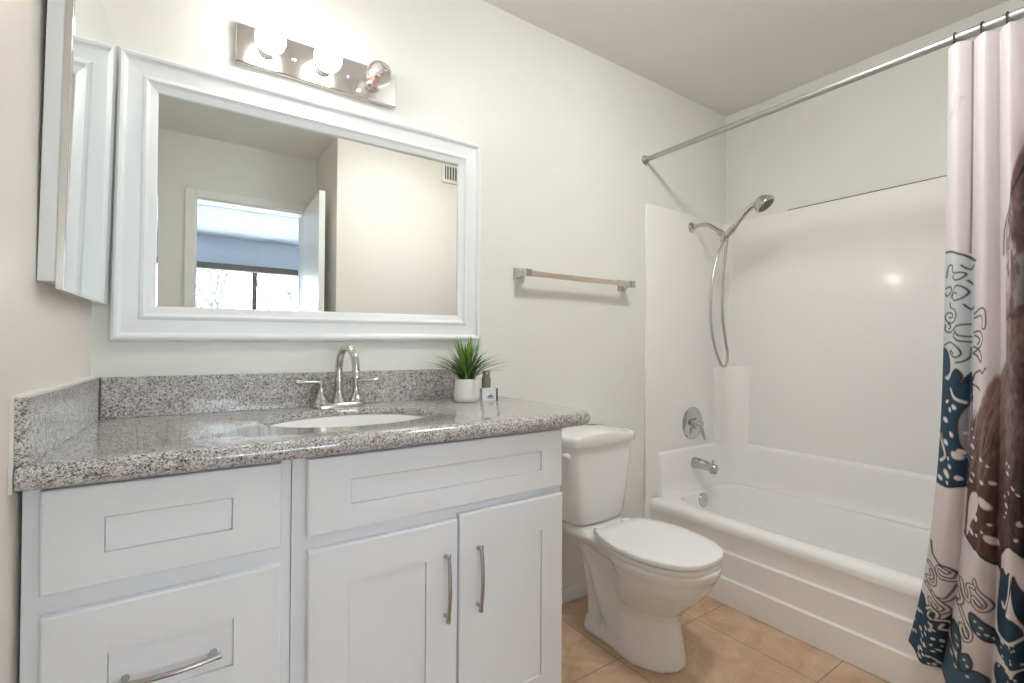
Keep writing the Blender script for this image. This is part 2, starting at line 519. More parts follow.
# face frame (stiles and rails) stands between the fronts and the carcass
b = BM()
FY0, FY1 = -.534, -.525
box(b, -.0245, .369, FY0, FY1, .10, .872, .001); box(b, .3705, 1.084, FY0, FY1, .10, .872, .001)
obj('face_frame', b, cab_white, van, smooth=0)
FR = dict(y=-.553, th=.019)
b = BM(); front(b, -.001, .348, .702, .869, .078, .264, .755, .815, **FR); obj('drawer', b, cab_white, van, smooth=0)
b = BM(); front(b, .001, .348, .415, .668, .084, .268, .50, .588, **FR)
dr = obj('drawer', b, cab_white, van, smooth=0)
b = BM(); pull(b, (.108, -.548, .535), (.236, -.548, .535)); obj('handle', b, pull_metal, dr)
b = BM(); front(b, .001, .348, .115, .385, .084, .268, .20, .30, **FR)
dr = obj('drawer', b, cab_white, van, smooth=0)
b = BM(); pull(b, (.108, -.548, .25), (.236, -.548, .25)); obj('handle', b, pull_metal, dr)
b = BM(); front(b, .398, 1.077, .710, .869, .485, 1.004, .762, .817, **FR); obj('false_drawer_front', b, cab_white, van, smooth=0)
b = BM(); front(b, .400, .7445, .115, .680, .482, .662, .205, .597, **FR)
dr = obj('door', b, cab_white, van, smooth=0)
b = BM(); pull(b, (.711, -.548, .458), (.711, -.548, .598)); obj('handle', b, pull_metal, dr)
b = BM(); front(b, .750, 1.080, .115, .690, .842, 1.006, .205, .600, **FR)
dr = obj('door', b, cab_white, van, smooth=0)
b = BM(); pull(b, (.801, -.548, .458), (.801, -.548, .598)); obj('handle', b, pull_metal, dr)

# ------------------------------------------------------------------ granite counter with oval cutout
CT, CB = .914, .874
SX, SY, SA, SB = .565, -.285, .222, .172
def counter_mesh():
    b = BM()
    n = 160
    # outer outline: rectangle with a rounded front right corner
    ol = [(-.022, -.560), (0.0, -.008)]
    def outline(ins):
        """counter outline at inset ins, as a function of angle from the sink centre"""
        x1, y0, r = 1.205 - ins, -.575 + ins, .07 - ins
        pts = []
        pts += [(-.027 + t * 0 , y0) for t in (0,)]
        m = 60
        pts = [( -.027 + (x1 - r + .0225) * i / m, y0) for i in range(m)]
        pts += [(x1 - r + r * math.sin(a), y0 + r - r * math.cos(a)) for a in [math.pi / 2 * i / 10 for i in range(10)]]
        pts += [(x1, y0 + r + (-.002 - y0 - r) * i / 24) for i in range(24)]
        pts += [(x1 + (.0005 - x1) * i / m, -.002) for i in range(m)]
        pts += [(.0005 + (-.027 - .0005) * i / 24, -.002 + (y0 + .002) * i / 24) for i in range(24)]
        return pts
    base = outline(0)
    angs = [math.atan2((y - SY) / SB, (x - SX) / SA) for x, y in base]
    def hole(s, z):
        return [(SX + SA * s * math.cos(a), SY + SB * s * math.sin(a), z) for a in angs]
    def out(ins, z): return [(x, y, z) for x, y in outline(ins)]
    prof = [(.030, CT), (.018, CT), (.011, CT - .0015), (.005, CT - .006), (.0015, CT - .012), (0, CT - .020), (.0015, CT - .028), (.005, CT - .034), (.011, CT - .0385), (.018, CB)]
    HB = CT - .020
    rings = [hole(1.0, HB), hole(1.0, CT - .004), hole(1.005, CT - .001), hole(1.02, CT)]
    rings += [out(i, z) for i, z in prof]
    rings += [out(.040, CB), out(.042, HB), hole(1.0, HB)]
    loft(b, rings, False, False)
    bmesh.ops.remove_doubles(b, verts=b.verts, dist=1e-6)
    return b
ct = empty('countertop', 'speckled grey granite countertop with rounded edge and splashes', 'countertop', (.55, -.28, CB))
obj('slab', counter_mesh(), granite, ct, smooth=50)
b = BM(); box(b, .0208, 1.06, -.021, -.001, CT, 1.019, .0015); obj('backsplash', b, granite, ct, smooth=0)
b = BM(); box(b, .0006, .0206, -.565, -.001, CT, 1.019, .0015); tilt(b); obj('side_splash', b, granite, ct, smooth=0)
b = BM(); box(b, .0004, .008, -.567, -.001, 1.019, 1.0225); box(b, .0004, .005, -.570, -.5655, CB, 1.0225); tilt(b)
obj('caulk_bead', b, caulk, ct, smooth=0, label='white caulk bead along the side splash')

# oval undermount sink
HB = CT - .020
def sink_mesh():
    b = BM(); n = 64
    def ring(s, z): return [(SX + (SA + .0) * s * math.cos(2 * math.pi * k / n), SY + SB * s * math.sin(2 * math.pi * k / n), z) for k in range(n)]
    ins = [(1.10, HB - .001), (1.03, HB - .001), (.985, HB - .003), (.955, HB - .015), (.90, HB - .06), (.80, HB - .10), (.62, HB - .125), (.35, HB - .138), (.14, HB - .143)]
    outr = [(.14, HB - .150), (.36, HB - .147), (.65, HB - .134), (.84, HB - .107), (.94, HB - .06), (1.0, HB - .02), (1.10, HB - .008)]
    loft(b, [ring(*p) for p in ins + outr + [ins[0]]], False, False)
    bmesh.ops.remove_doubles(b, verts=b.verts, dist=1e-6)
    return b
sk = empty('sink', 'white oval undermount sink below the faucet', 'sink', (SX, SY, HB - .15))
obj('basin', sink_mesh(), porcelain, sk)
b = BM(); lathe(b, ((0, -.012), (.030, -.012), (.031, 0), (.028, .003), (.02, .001), (0, .001)), (SX, SY, HB - .143), 'z', 24); obj('drain', b, nickel, sk)

# ------------------------------------------------------------------ faucet
FX, FYC = .588, -.075
fa = empty('faucet', 'brushed nickel gooseneck faucet with two lever handles behind the sink', 'faucet', (FX, FYC, CT))
def stadium(cx, cy, hx, r, z, n=24):
    pts = []
    for k in range(n):
        a = 2 * math.pi * k / n
        pts.append((cx + sgn(math.cos(a)) * hx + r * math.cos(a), cy + r * math.sin(a), z))
    return pts
b = BM()
loft(b, [stadium(FX, FYC, .052, .027, CT), stadium(FX, FYC, .052, .027, CT + .006), stadium(FX, FYC, .052, .025, CT + .012), stadium(FX, FYC, .051, .021, CT + .016)])
lathe(b, ((.024, .012), (.021, .022), (.016, .032), (.0135, .045), (.013, .05)), (FX, FYC, CT), 'z', 24)
obj('base_plate', b, nickel, fa)
b = BM()
dx, dy = .22, -.975     # spout swings slightly to the right
def sp(d, z): return (FX + dx * d, FYC + dy * d, z)
pts = spline([sp(0, CT + .04), sp(0, CT + .09), sp(0, CT + .128), sp(.010, CT + .160), sp(.034, CT + .180), sp(.062, CT + .180), sp(.086, CT + .162), sp(.097, CT + .136), sp(.100, CT + .110)], 8)
tube(b, pts, [.0125] * 8 + [.0112] * (len(pts) - 12) + [.0115] * 4, 18)
lathe(b, ((.0115, 0), (.0128, .002), (.0128, .018), (.010, .019), (0, .019)), sp(.1003, CT + .112), (.01, -.04, -1), 20)
obj('spout', b, nickel, fa)
for s in (-1, 1):
    b = BM(); hx = FX + s * .052
    lathe(b, ((.024, .014), (.022, .022), (.016, .030), (.0105, .042), (.0085, .056), (.0085, .082), (.0095, .084), (.0095, .090), (.006, .093), (0, .093)), (hx, FYC, CT), 'z', 24)
    pts = [(hx, FYC, CT + .078), (hx + s * .02, FYC - .001, CT + .079), (hx + s * .045, FYC - .002, CT + .080), (hx + s * .068, FYC - .003, CT + .081), (hx + s * .074, FYC - .003, CT + .081)]
    tube(b, pts, [.007, .0070, .0080, .0092, .007], 12, flat=(.8, 1.1))
    obj('lever_handle', b, nickel, fa)

# ------------------------------------------------------------------ framed wall mirror
MX0, MX1, MZ0, MZ1 = .038, 1.123, 1.112, 1.864
mi = empty('wall_mirror', 'large mirror in a wide white moulded frame above the sink', 'mirror', ((MX0 + MX1) / 2, -.002, MZ0))
def frame_mesh():
    b = BM()
    prof = [(0, .001), (0, .018), (.004, .026), (.010, .029), (.016, .027), (.020, .021), (.024, .019), (.056, .017), (.060, .020), (.066, .021), (.070, .017), (.074, .014), (.086, .010), (.090, .0085), (.0915, .006), (.0915, .001)]
    rings = []
    for i, d in prof:
        w = 1 - i / .0915
        rings.append([(MX0 + i - .004 * w, -d, MZ0 + i - .003 * w), (MX1 - i, -d, MZ0 + i + .012), (MX1 - i, -d, MZ1 - i + .004), (MX0 + i + .006 * w, -d, MZ1 - i - .001)])
    loft(b, rings + [rings[0]], False, False)
    bmesh.ops.remove_doubles(b, verts=b.verts, dist=1e-6)
    return b
obj('frame', frame_mesh(), frame_white, mi, smooth=0)
b = BM()
q = .0905
def mring(i, y): return [(MX0 + q + i, y, MZ0 + q + i), (MX1 - q - i, y, MZ0 + q + i), (MX1 - q - i, y, MZ1 - q - i), (MX0 + q + i, y, MZ1 - q - i)]
loft(b, [mring(0, -.001), mring(0, -.0045), mring(.004, -.0055)])
obj('mirror_glass', b, mirror_mat, mi, smooth=0)

# ------------------------------------------------------------------ medicine cabinet on the left wall
def lean(bm):
    tilt(bm)
    for v in bm.verts: v.co.x += .016 * (v.co.z - 1.2)
    return bm
mc = empty('medicine_cabinet', 'mirrored medicine cabinet with metal edge on the left wall', 'cabinet', (0, -.25, 1.19))
b = BM(); box(b, .0012, .024, -.452, -.040, 1.212, 1.845, .001); lean(b); obj('body', b, frame_white, mc, smooth=0, label='white painted cabinet body')
dm = BM(); box(dm, .0245, .0355, -.452, -.034, 1.198, 1.853, .001); lean(dm)
dd = obj('door', dm, steel_edge, mc, smooth=0, label='metal edged door')
b = BM(); box(b, .0353, .0372, -.4495, -.0365, 1.2005, 1.8505, .0008); lean(b); obj('mirror_glass', b, mirror_mat, dd, smooth=0)

# ------------------------------------------------------------------ three-bulb vanity light
vl = empty('vanity_light', 'brushed metal light bar with three globe bulbs above the mirror', 'light fixture', (.543, 0, 1.973))
b = BM()
def prect(x0, x1, z0, z1, y): return [(x0, y, z0), (x1, y, z0), (x1, y, z1), (x0, y, z1)]
loft(b, [prect(.306, .783, 1.913, 2.026, -.0005), prect(.306, .783, 1.913, 2.026, -.020), prect(.309, .780, 1.916, 2.023, -.023)])
obj('backplate', b, plate_metal, vl, smooth=0)
GP = [(.0, .0)]
for k, x in enumerate((.386, .543, .700)):
    b = BM(); lathe(b, ((.026, 0), (.026, .004), (.0195, .008), (.0195, .022), (.0175, .026), (0, .026)), (x, -.022, 1.968), '-y', 28)
    so = obj('socket', b, plate_metal, vl)
    r = .040; c = (x, -.022 - .024, 1.968)
    prof = [(.0135, 0), (.0145, .006)]
    a0 = math.asin(.0165 / r)
    for i in range(15):
        a = math.pi - a0 - (math.pi - a0) * i / 14
        prof.append((r * math.sin(a), .010 + r * math.cos(a0) + r * math.cos(a) if False else .008 + r * math.cos(a0) - r * math.cos(math.pi - a)))
    prof[-1] = (0, .008 + r * math.cos(a0) + r)
    b = BM(); lathe(b, prof, c, '-y', 32)
    if k < 2:
        obj('bulb', b, bulb_glow, vl, label='lit globe bulb')
    else:
        bo = obj('bulb', b, glass_clear, vl, label='unlit clear glass globe bulb')
        b = BM(); lathe(b, ((.009, .002), (.008, .02), (.005, .032), (0, .034)), c, '-y', 16)
        tube(b, [(x - .010, c[1] - .045, 1.968 + .004), (x, c[1] - .05, 1.968 - .003), (x + .010, c[1] - .045, 1.968 + .004)], .0012, 6)
        tube(b, [(x - .003, c[1] - .03, 1.968), (x - .010, c[1] - .045, 1.972)], .0008, 6)
        tube(b, [(x + .003, c[1] - .03, 1.968), (x + .010, c[1] - .045, 1.972)], .0008, 6)
        obj('filament', b, filament, bo)
for x in (.46, .625):
    b = BM(); lathe(b, ((.006, 0), (.006, .002), (.003, .004), (0, .0045)), (x, -.0228, 1.968), '-y', 14); obj('screw', b, chrome, vl)

# ------------------------------------------------------------------ unseen ceiling fill lamp, added to brighten the room
cl = empty('fill_lamp', 'added fill lamp out of view, a white dome on the ceiling', 'lamp', (1.42, -.97, 2.44))
b = BM(); lathe(b, ((.0, .0), (.150, .0), (.150, .018), (.146, .022), (.0, .022)), (1.42, -.97, 2.4395), (0, 0, -1), 40); obj('base_ring', b, nickel, cl)
b = BM(); lathe(b, ((.142, .0), (.140, .015), (.122, .035), (.085, .052), (.04, .060), (0, .062)), (1.42, -.97, 2.417), (0, 0, -1), 40); obj('dome', b, fill_dome_m, cl)

# ------------------------------------------------------------------ towel bar
tb = empty('towel_bar', 'chrome towel bar with square posts on the wall above the toilet', 'towel bar', (1.61, 0, 1.394))
for x, s in ((1.315, 1), (1.915, -1)):
    b = BM()
    def sq(h, y, cx=0): return [(x + cx - h, y, 1.394 - h), (x + cx + h, y, 1.394 - h), (x + cx + h, y, 1.394 + h), (x + cx - h, y, 1.394 + h)]
    loft(b, [sq(.026, -.0005), sq(.026, -.006), sq(.022, -.010), sq(.013, -.028), sq(.013, -.045), sq(.015, -.052), sq(.015, -.074), sq(.012, -.077)])
    obj('post', b, chrome, tb, smooth=0)
b = BM(); box(b, 1.318, 1.93, -.071, -.054, 1.382, 1.403, .002); obj('bar', b, bar_metal, tb, smooth=0)

# ------------------------------------------------------------------ potted grass plant, box and jar on the counter
PX, PY = .988, -.160
pp = empty('potted_plant', 'small green grass plant in a white pot on the granite counter', 'plant', (PX, PY, CT))
pp['kind'] = 'thing'
b = BM(); lathe(b, ((0, .001), (.034, .0), (.040, .004), (.0435, .014), (.0435, .022), (.041, .045), (.0385, .076), (.0375, .0785), (.035, .0785), (.034, .070), (0, .070)), (PX, PY, CT), 'z', 40); obj('pot', b, pot_white, pp)
b = BM(); lathe(b, ((0, .0705), (.0335, .0705), (.032, .073), (0, .074)), (PX, PY, CT), 'z', 20); obj('soil', b, soil, pp, label='dark soil')
def blade(bm, a, spread, h, w, droop, r0, rnd):
    d = Vector((math.cos(a), math.sin(a), 0)); sd = Vector((-d.y, d.x, 0))
    base = Vector((PX, PY, CT + .068)) + d * r0
    prev = None
    n = 8
    for i in range(n + 1):
        t = i / n
        c = base + d * spread * t ** 1.6 + Vector((0, 0, h * (t - droop * t * t)))
        ww = w * (math.sin(math.pi * min(1, .25 + t * .55)) if t < .7 else (1 - t) / .3 * .95)
        ww = max(ww, .0002)
        fold = Vector((0, 0, -ww * .35))
        row = [bm.verts.new(c - sd * ww), bm.verts.new(c + fold), bm.verts.new(c + sd * ww)]
        if prev:
            bm.faces.new((prev[0], prev[1], row[1], row[0])); bm.faces.new((prev[1], prev[2], row[2], row[1]))
        prev = row
rnd = random.Random(5)
b = BM(); b2 = BM()
for k in range(150):
    a = rnd.uniform(0, 2 * math.pi); q = rnd.random()
    tgt = b if rnd.random() < .72 else b2
    if q < .42: blade(tgt, a, rnd.uniform(.004, .05), rnd.uniform(.115, .172), rnd.uniform(.0030, .0046), rnd.uniform(.02, .15), rnd.uniform(0, .024), rnd)
    elif q < .75: blade(tgt, a, rnd.uniform(.06, .105), rnd.uniform(.10, .16), rnd.uniform(.0028, .0044), rnd.uniform(.2, .45), rnd.uniform(.005, .026), rnd)
    else: blade(tgt, a, rnd.uniform(.10, .15), rnd.uniform(.085, .13), rnd.uniform(.0024, .0036), rnd.uniform(.35, .6), rnd.uniform(.01, .026), rnd)
obj('leaves', b, leafm, pp, smooth=0); obj('leaves', b2, leaf_l, pp, smooth=0, label='lighter yellow-green blades')

cb = empty('small_box', 'small white card box with a dark side beside the potted grass', 'box', (1.072, -.165, CT))
cb.rotation_euler = (0, 0, R(-12))
def lbox(name, x0, x1, y0, y1, z0, z1, mat, bev=.0008, label=None):
    b = BM(); box(b, x0, x1, y0, y1, z0, z1, bev)
    bmesh.ops.translate(b, verts=b.verts, vec=worldloc(cb)); return obj(name, b, mat, cb, smooth=0, label=label)
lbox('carton', -.027, .027, -.014, .014, 0, .043, box_white)
lbox('side_band', .0235, .0300, -.0148, .0146, 0, .0433, box_dark, label='near-black end of the box')
b = BM()
for (x, z, w_, h_) in ((-.004, .012, .005, .009), (.004, .012, .006, .015), (.011, .012, .004, .008)):
    vs = [b.verts.new(Vector((x - w_, -.0146, z))), b.verts.new(Vector((x + w_, -.0146, z))), b.verts.new(Vector((x, -.0146, z + h_)))]
    b.faces.new(vs)
box(b, -.010, .014, -.0147, -.0143, .008, .0095)
bmesh.ops.translate(b, verts=b.verts, vec=worldloc(cb)); obj('printed_emblem', b, ink_blue, cb, smooth=0, label='small dark blue printed emblem')
JX, JY = 1.092, -.118
jr = empty('glass_jar', 'narrow patterned glass jar behind the white box', 'jar', (JX, JY, CT))
b = BM()
prof = [(0, 0), (.0155, 0), (.0165, .003)]
for k in range(9): prof += [(.0158, .006 + k * .008), (.0168, .010 + k * .008)]
prof += [(.013, .082), (.0125, .088), (0, .088)]
lathe(b, prof, (JX, JY, CT), 'z', 20); obj('jar_body', b, nmat('jar_glass', (.30, .29, .22), .15, trans=.35), jr)
b = BM(); lathe(b, ((0, .088), (.0145, .088), (.0145, .1), (.012, .102), (0, .102)), (JX, JY, CT), 'z', 20); obj('lid', b, nickel, jr)

# ------------------------------------------------------------------ toilet
TX = 1.605
to = empty('toilet', 'white two-piece toilet between the vanity and the bathtub', 'toilet', (TX, -.36, 0))
def egg(a, yf, yb, z, n=48, e=2.0, cx=TX, flat=0):
    """oval ring: front end at yf (toward the room), back end at yb, half width a"""
    pts = []
    cy = yb + (yf - yb) * .46
    for k in range(n):
        t = 2 * math.pi * k / n
        c, s = math.cos(t), math.sin(t)
        x = cx + a * sgn(c) * abs(c) ** (2 / e)
        hy = (yf - cy) if s > 0 else (cy - yb)
        ee = e if s > 0 else e + flat
        y = cy + hy * sgn(s) * abs(s) ** (2 / ee)
        pts.append((x, y, z))
    return pts
def plan(a, yf, wb, yb, z, n=48, cr=.03):
    """bowl outline: rounded front, sides tapering to a narrower straight back"""
    ym = min(yb - .05, -.265 + (yf + .265) * .48)
    pts = []
    for k in range(25):
        t = -math.pi / 2 + math.pi * k / 24
        pts.append((TX + a * math.sin(t), ym + (yf - ym) * math.cos(t), z))
    side = []
    for k in range(1, 13):
        q = k / 12
        y = ym + (yb + cr - ym) * q if yb + cr > ym else ym
        u = min(1, max(0, (ym - y) / (ym - max(-.265, ym + .02)) )) if False else min(1, (y - ym) / max(.05, (-.265 - ym)))
        side.append((a - (a - wb) * (3 * u * u - 2 * u ** 3 if u < 1 else 1) ** .9, y))
    side += [(wb - cr * .3, yb + (cr * .3 if False else 0)), (wb * .5, yb)]
    pts += [(TX + x, y, z) for x, y in side]
    pts += [(TX - x, y, z) for x, y in reversed(side)]
    return pts
b = BM()
# pedestal and bowl with the deck that carries the tank
loft(b, [plan(.118, -.568, .09, -.30, 0), plan(.116, -.565, .085, -.30, .02), plan(.105, -.552, .075, -.30, .09), plan(.097, -.543, .066, -.29, .15),
         plan(.101, -.551, .055, -.30, .178), plan(.118, -.578, .055, -.30, .205), plan(.141, -.622, .058, -.285, .25), plan(.158, -.658, .062, -.25, .295), plan(.168, -.675, .095, -.12, .332),
         plan(.176, -.687, .124, -.05, .350), plan(.178, -.690, .127, -.045, .368), plan(.174, -.686, .124, -.048, .377)])
def rr(x0, x1, y0, y1, z, r, n=6):
    pts = []
    for cx, cy, a0 in ((x1 - r, y1 - r, 0), (x0 + r, y1 - r, 90), (x0 + r, y0 + r, 180), (x1 - r, y0 + r, 270)):
        for i in range(n + 1):
            a = R(a0 + 90 * i / n); pts.append((cx + r * math.cos(a), cy + r * math.sin(a), z))
    return pts
loft(b, [rr(TX - .12, TX + .12, -.235, -.045, .36, .03), rr(TX - .12, TX + .12, -.235, -.045, .386, .03), rr(TX - .115, TX + .115, -.225, -.05, .391, .028)])
# rear foot
loft(b, [rr(TX - .106, TX + .106, -.50, -.165, 0, .05), rr(TX - .106, TX + .106, -.50, -.165, .022, .05), rr(TX - .098, TX + .098, -.49, -.172, .042, .045), rr(TX - .06, TX + .06, -.47, -.19, .052, .04)])
# inner web and trapway bulges
loft(b, [rr(TX - .034, TX + .034, -.46, -.18, .03, .03), rr(TX - .034, TX + .034, -.46, -.15, .20, .03), rr(TX - .05, TX + .05, -.44, -.10, .345, .03)])
for s in (-1, 1):
    pts = spline([(TX + s * .044, -.42, .20), (TX + s * .044, -.36, .105), (TX + s * .044, -.315, .075), (TX + s * .044, -.275, .10), (TX + s * .044, -.235, .18), (TX + s * .042, -.20, .25), (TX + s * .045, -.15, .31)], 6)
    tube(b, pts, .040, 12)
    tube(b, [(TX + s * .052, -.135, .345), (TX + s * .046, -.165, .25), (TX + s * .044, -.19, .12), (TX + s * .046, -.20, .03)], .029, 12)
bowl = obj('bowl', b, porcelain, to, smooth=0)
rm = bowl.modifiers.new('ceramic', 'REMESH'); rm.mode = 'VOXEL'; rm.voxel_size = .006; rm.use_smooth_shade = True
sm = bowl.modifiers.new('soften', 'SMOOTH'); sm.factor = .5; sm.iterations = 5
for s in (-1, 1):
    b = BM(); lathe(b, ((.017, 0), (.017, .008), (.014, .018), (.006, .022), (0, .022)), (TX + s * .086, -.285, .042), 'z', 20); obj('bolt_cap', b, seat_white, to)
# seat and lid
half = [(0, -.686), (.056, -.679), (.103, -.656), (.140, -.613), (.164, -.555), (.175, -.487), (.174, -.41), (.154, -.335), (.130, -.287), (.112, -.268), (.05, -.264)]
outl = half + [(0, -.264)] + [(-x, y) for x, y in reversed(half[1:])]
so = [(p.x, p.y) for p in spline([(x, y, 0) for x, y in outl], 5, True)]
def sring(s, dz, dy=0):
    cy = -.49
    return [(TX + x * s, cy + (y - cy) * s, dz) for x, y in so]
b = BM()
loft(b, [sring(.60, .3770), sring(.975, .3770), sring(.985, .3810), sring(.985, .3890), sring(.975, .3930), sring(.60, .3930), sring(.60, .3770)], False, False)
bmesh.ops.remove_doubles(b, verts=b.verts, dist=1e-6)
obj('seat', b, seat_white, to)
b = BM()
loft(b, [sring(.5, .3965), sring(.972, .3965), sring(.995, .3975), sring(1.0, .4010), sring(1.0, .4080), sring(.992, .4125), sring(.97, .4150), sring(.8, .4165), sring(.4, .4175)])
for s in (-1, 1): box(b, TX + s * .075 - .022, TX + s * .075 + .022, -.272, -.236, .3770, .4100, .006, 3)
obj('lid', b, seat_white, to)
# tank
def tank_ring(hw, yf, z, bow, rc=.035):
    """rear flat at the wall, front bowed"""
    pts = []
    yb = -.022
    n = 20
    for i in range(n + 1):
        t = -1 + 2 * i / n
        x = hw * t
        y = yf + bow * t * t
        # round the front corners
        e = max(0, abs(t) - (1 - rc / hw)) * hw / rc
        y += rc * (1 - math.sqrt(max(0, 1 - e * e)))
        pts.append((TX + x, y, z))
    pts += [(TX + hw, yb - .02, z), (TX + hw - .01, yb, z), (TX, yb, z), (TX - hw + .01, yb, z), (TX - hw, yb - .02, z)]
    return pts
b = BM()
loft(b, [tank_ring(.110, -.180, .392, .012), tank_ring(.130, -.192, .397, .014), tank_ring(.143, -.202, .415, .016), tank_ring(.156, -.210, .52, .018), tank_ring(.168, -.215, .62, .018), tank_ring(.177, -.218, .7125, .018)])
obj('tank', b, porcelain, to, smooth=50)
def lid_ring(hw, yf, z, bow, crown):
    return [(x, y, z + crown * max(0, 1 - ((x - TX) / (hw * .78)) ** 2)) for x, y, _ in tank_ring(hw, yf, z, bow, .03)]
b = BM()
loft(b, [lid_ring(.185, -.229, .712, .024, 0), lid_ring(.188, -.232, .716, .024, 0), lid_ring(.188, -.232, .742, .024, .010), lid_ring(.184, -.228, .750, .024, .012), lid_ring(.17, -.21, .753, .022, .013), lid_ring(.10, -.14, .754, .015, .013)])
obj('tank_lid', b, porcelain, to, smooth=50)
b = BM()
lathe(b, ((.013, 0), (.013, .006), (.009, .01), (.009, .024), (0, .025)), (TX - .168, -.165, .680), (-1, 0, 0), 20)
tube(b, [(TX - .186, -.160, .681), (TX - .188, -.175, .680), (TX - .188, -.196, .679), (TX - .188, -.203, .679)], [.008, .0085, .011, .007], 12)
obj('flush_lever', b, seat_white, to)
b = BM()
tube(b, spline([(TX - .14, -.09, .41), (TX - .145, -.075, .33), (TX - .20, -.05, .22), (TX - .20, -.035, .165)], 6), .005, 10)
lathe(b, ((.018, 0), (.018, .004), (.008, .006), (.008, .05), (0, .05)), (TX - .20, -.001, .16), '-y', 16)
obj('supply_hose', b, dark_metal, to)

# ------------------------------------------------------------------ bathtub and surround
AX, RX, RZ = 2.106, 2.774, .357
TY0, TY1 = -1.568, -.0135
tu = empty('bathtub', 'white alcove bathtub with stepped apron beside the toilet', 'bathtub', (2.45, -.79, 0))
b = BM()
n = 96
cx, cy = (AX + RX) / 2, (TY0 + TY1) / 2
hx, hy = (RX - AX) / 2, (TY1 - TY0) / 2
def R3(px, py, ex, ey, e, z): return [(x, y, z) for x, y in superell(px, py, ex, ey, e, n)]
icx, icy, ihx, ihy = 2.464, -.789, .270, .728
rings = [R3(cx, cy, hx, hy, 200, RZ - .040), R3(cx, cy, hx, hy, 200, RZ - .024), R3(cx, cy, hx - .004, hy, 200, RZ - .012), R3(cx, cy, hx - .012, hy, 200, RZ - .004), R3(cx, cy, hx - .026, hy - .002, 200, RZ),
         R3(icx, icy, ihx + .012, ihy + .012, 5.5, RZ), R3(icx, icy, ihx + .003, ihy + .003, 5.5, RZ - .004), R3(icx, icy, ihx - .005, ihy - .006, 5.5, RZ - .018),
         R3(icx, icy, ihx - .018, ihy - .022, 5, .24), R3(icx, icy, ihx - .04, ihy - .06, 5, .14), R3(icx, icy, ihx - .065, ihy - .11, 4.5, .095), R3(icx, icy, ihx - .12, ihy - .18, 4, .08), R3(icx, icy, .02, .1, 3, .078)]
loft(b, rings, False, True)
obj('basin', b, acrylic, tu, smooth=50)
b = BM()
prof = [(AX + .0006, .336), (AX + .0004, .328), (2.109, .300), (2.121, .240), (2.1195, .234), (2.113, .229), (2.1125, .224), (2.125, .123), (2.1235, .117), (2.117, .113), (2.1165, .108), (2.123, .002)]
yA = [TY0 + (TY1 - TY0) * i / 8 for i in range(9)]
rings = [[(x, y, z) for y in yA] for x, z in prof]
loft(b, rings, False, False, closed=False)
bk = [[(AX + .04, y, z) for y in yA] for z in (.336, .002)]
loft(b, [rings[0], bk[0], bk[1], rings[-1]], False, False, closed=False)
bmesh.ops.remove_doubles(b, verts=b.verts, dist=1e-6)
obj('apron', b, acrylic, tu, smooth=45)
b = BM(); lathe(b, ((.038, 0), (.038, .004), (.034, .009), (.012, .011), (0, .011)), (2.462, -.0715, .302), (0, -1, .10), 28)
lathe(b, ((.006, .010), (.006, .013), (0, .0135)), (2.462, -.0715, .302), (0, -1, .10), 10)
obj('overflow_plate', b, chrome, tu)

su = empty('shower_surround', 'white acrylic shower wall panels around the bathtub', 'shower surround', (2.45, -.4, RZ))
ST = 1.815
b = BM()
box(b, 2.081, 2.774, -.0125, -.0005, RZ + .001, ST, .004, 3); box(b, 2.081, 2.130, -.0128, -.0005, .002, RZ + .004, .003)
obj('faucet_wall_panel', b, acrylic, su, smooth=40)
b = BM(); box(b, 2.774, 2.7855, TY0, -.0005, RZ + .001, ST, .004, 3); obj('long_wall_panel', b, acrylic, su, smooth=40)
b = BM(); box(b, 2.081, 2.774, YE + .0005, YE + .0065, RZ + .001, ST, .003, 2); obj('end_wall_panel', b, acrylic, su, smooth=40)
b = BM(); box(b, 2.7745, 2.7858, -1.5, -.35, ST, ST + .0035); obj('caulk_line', b, nmat('aged_caulk', (.22, .19, .16), .7), su, smooth=0, label='dark aged caulk line along the top edge')
# lower step running around the faucet wall and the long wall
b = BM()
z0, z1, d = RZ + .001, .575, .014
def prism(bm, pts, z0, z1, bev=0):
    top = loft(bm, [[(x, y, z0) for x, y in pts], [(x, y, z1) for x, y in pts]])
prof = [(z0, .034), (z0 + .02, .020), (.42, .016), (.555, .013), (.568, .009), (.574, .002), (.575, 0)]
rings = []
for z, dd_ in prof:
    rings.append([(2.174 - dd_ * .3, -.0125, z), (2.178, -.0125 - dd_, z), (2.40, -.0125 - dd_, z), (2.64, -.0125 - dd_ , z), (2.69 , -.025 - dd_, z), (2.735 - dd_ * .6, -.06 - dd_ * .6, z), (2.762 - dd_, -.11, z), (2.774 - dd_, -.16, z), (2.774 - dd_, -.8, z), (2.774 - dd_, TY0 + .003, z), (2.774, TY0 + .003, z), (2.774, -.0125, z)])
loft(b, rings)
obj('lower_step', b, acrylic, su, smooth=50)
# moulded corner column
b = BM()
col = [(2.648, -.012), (2.652, -.022), (2.66, -.028), (2.70, -.040), (2.738, -.078), (2.752, -.130), (2.757, -.142), (2.766, -.150), (2.7745, -.152), (2.7745, -.012)]
rings = [[(x, y, z) for x, y in col] for z in (.5, .985)]
rings.append([(x + (2.774 - x) * .05, y - (y + .0125) * .05, .995) for x, y in col])
rings.append([(x + (2.774 - x) * .12, y - (y + .0125) * .12, .999) for x, y in col])
loft(b, rings)
obj('corner_column', b, acrylic, su, smooth=30)
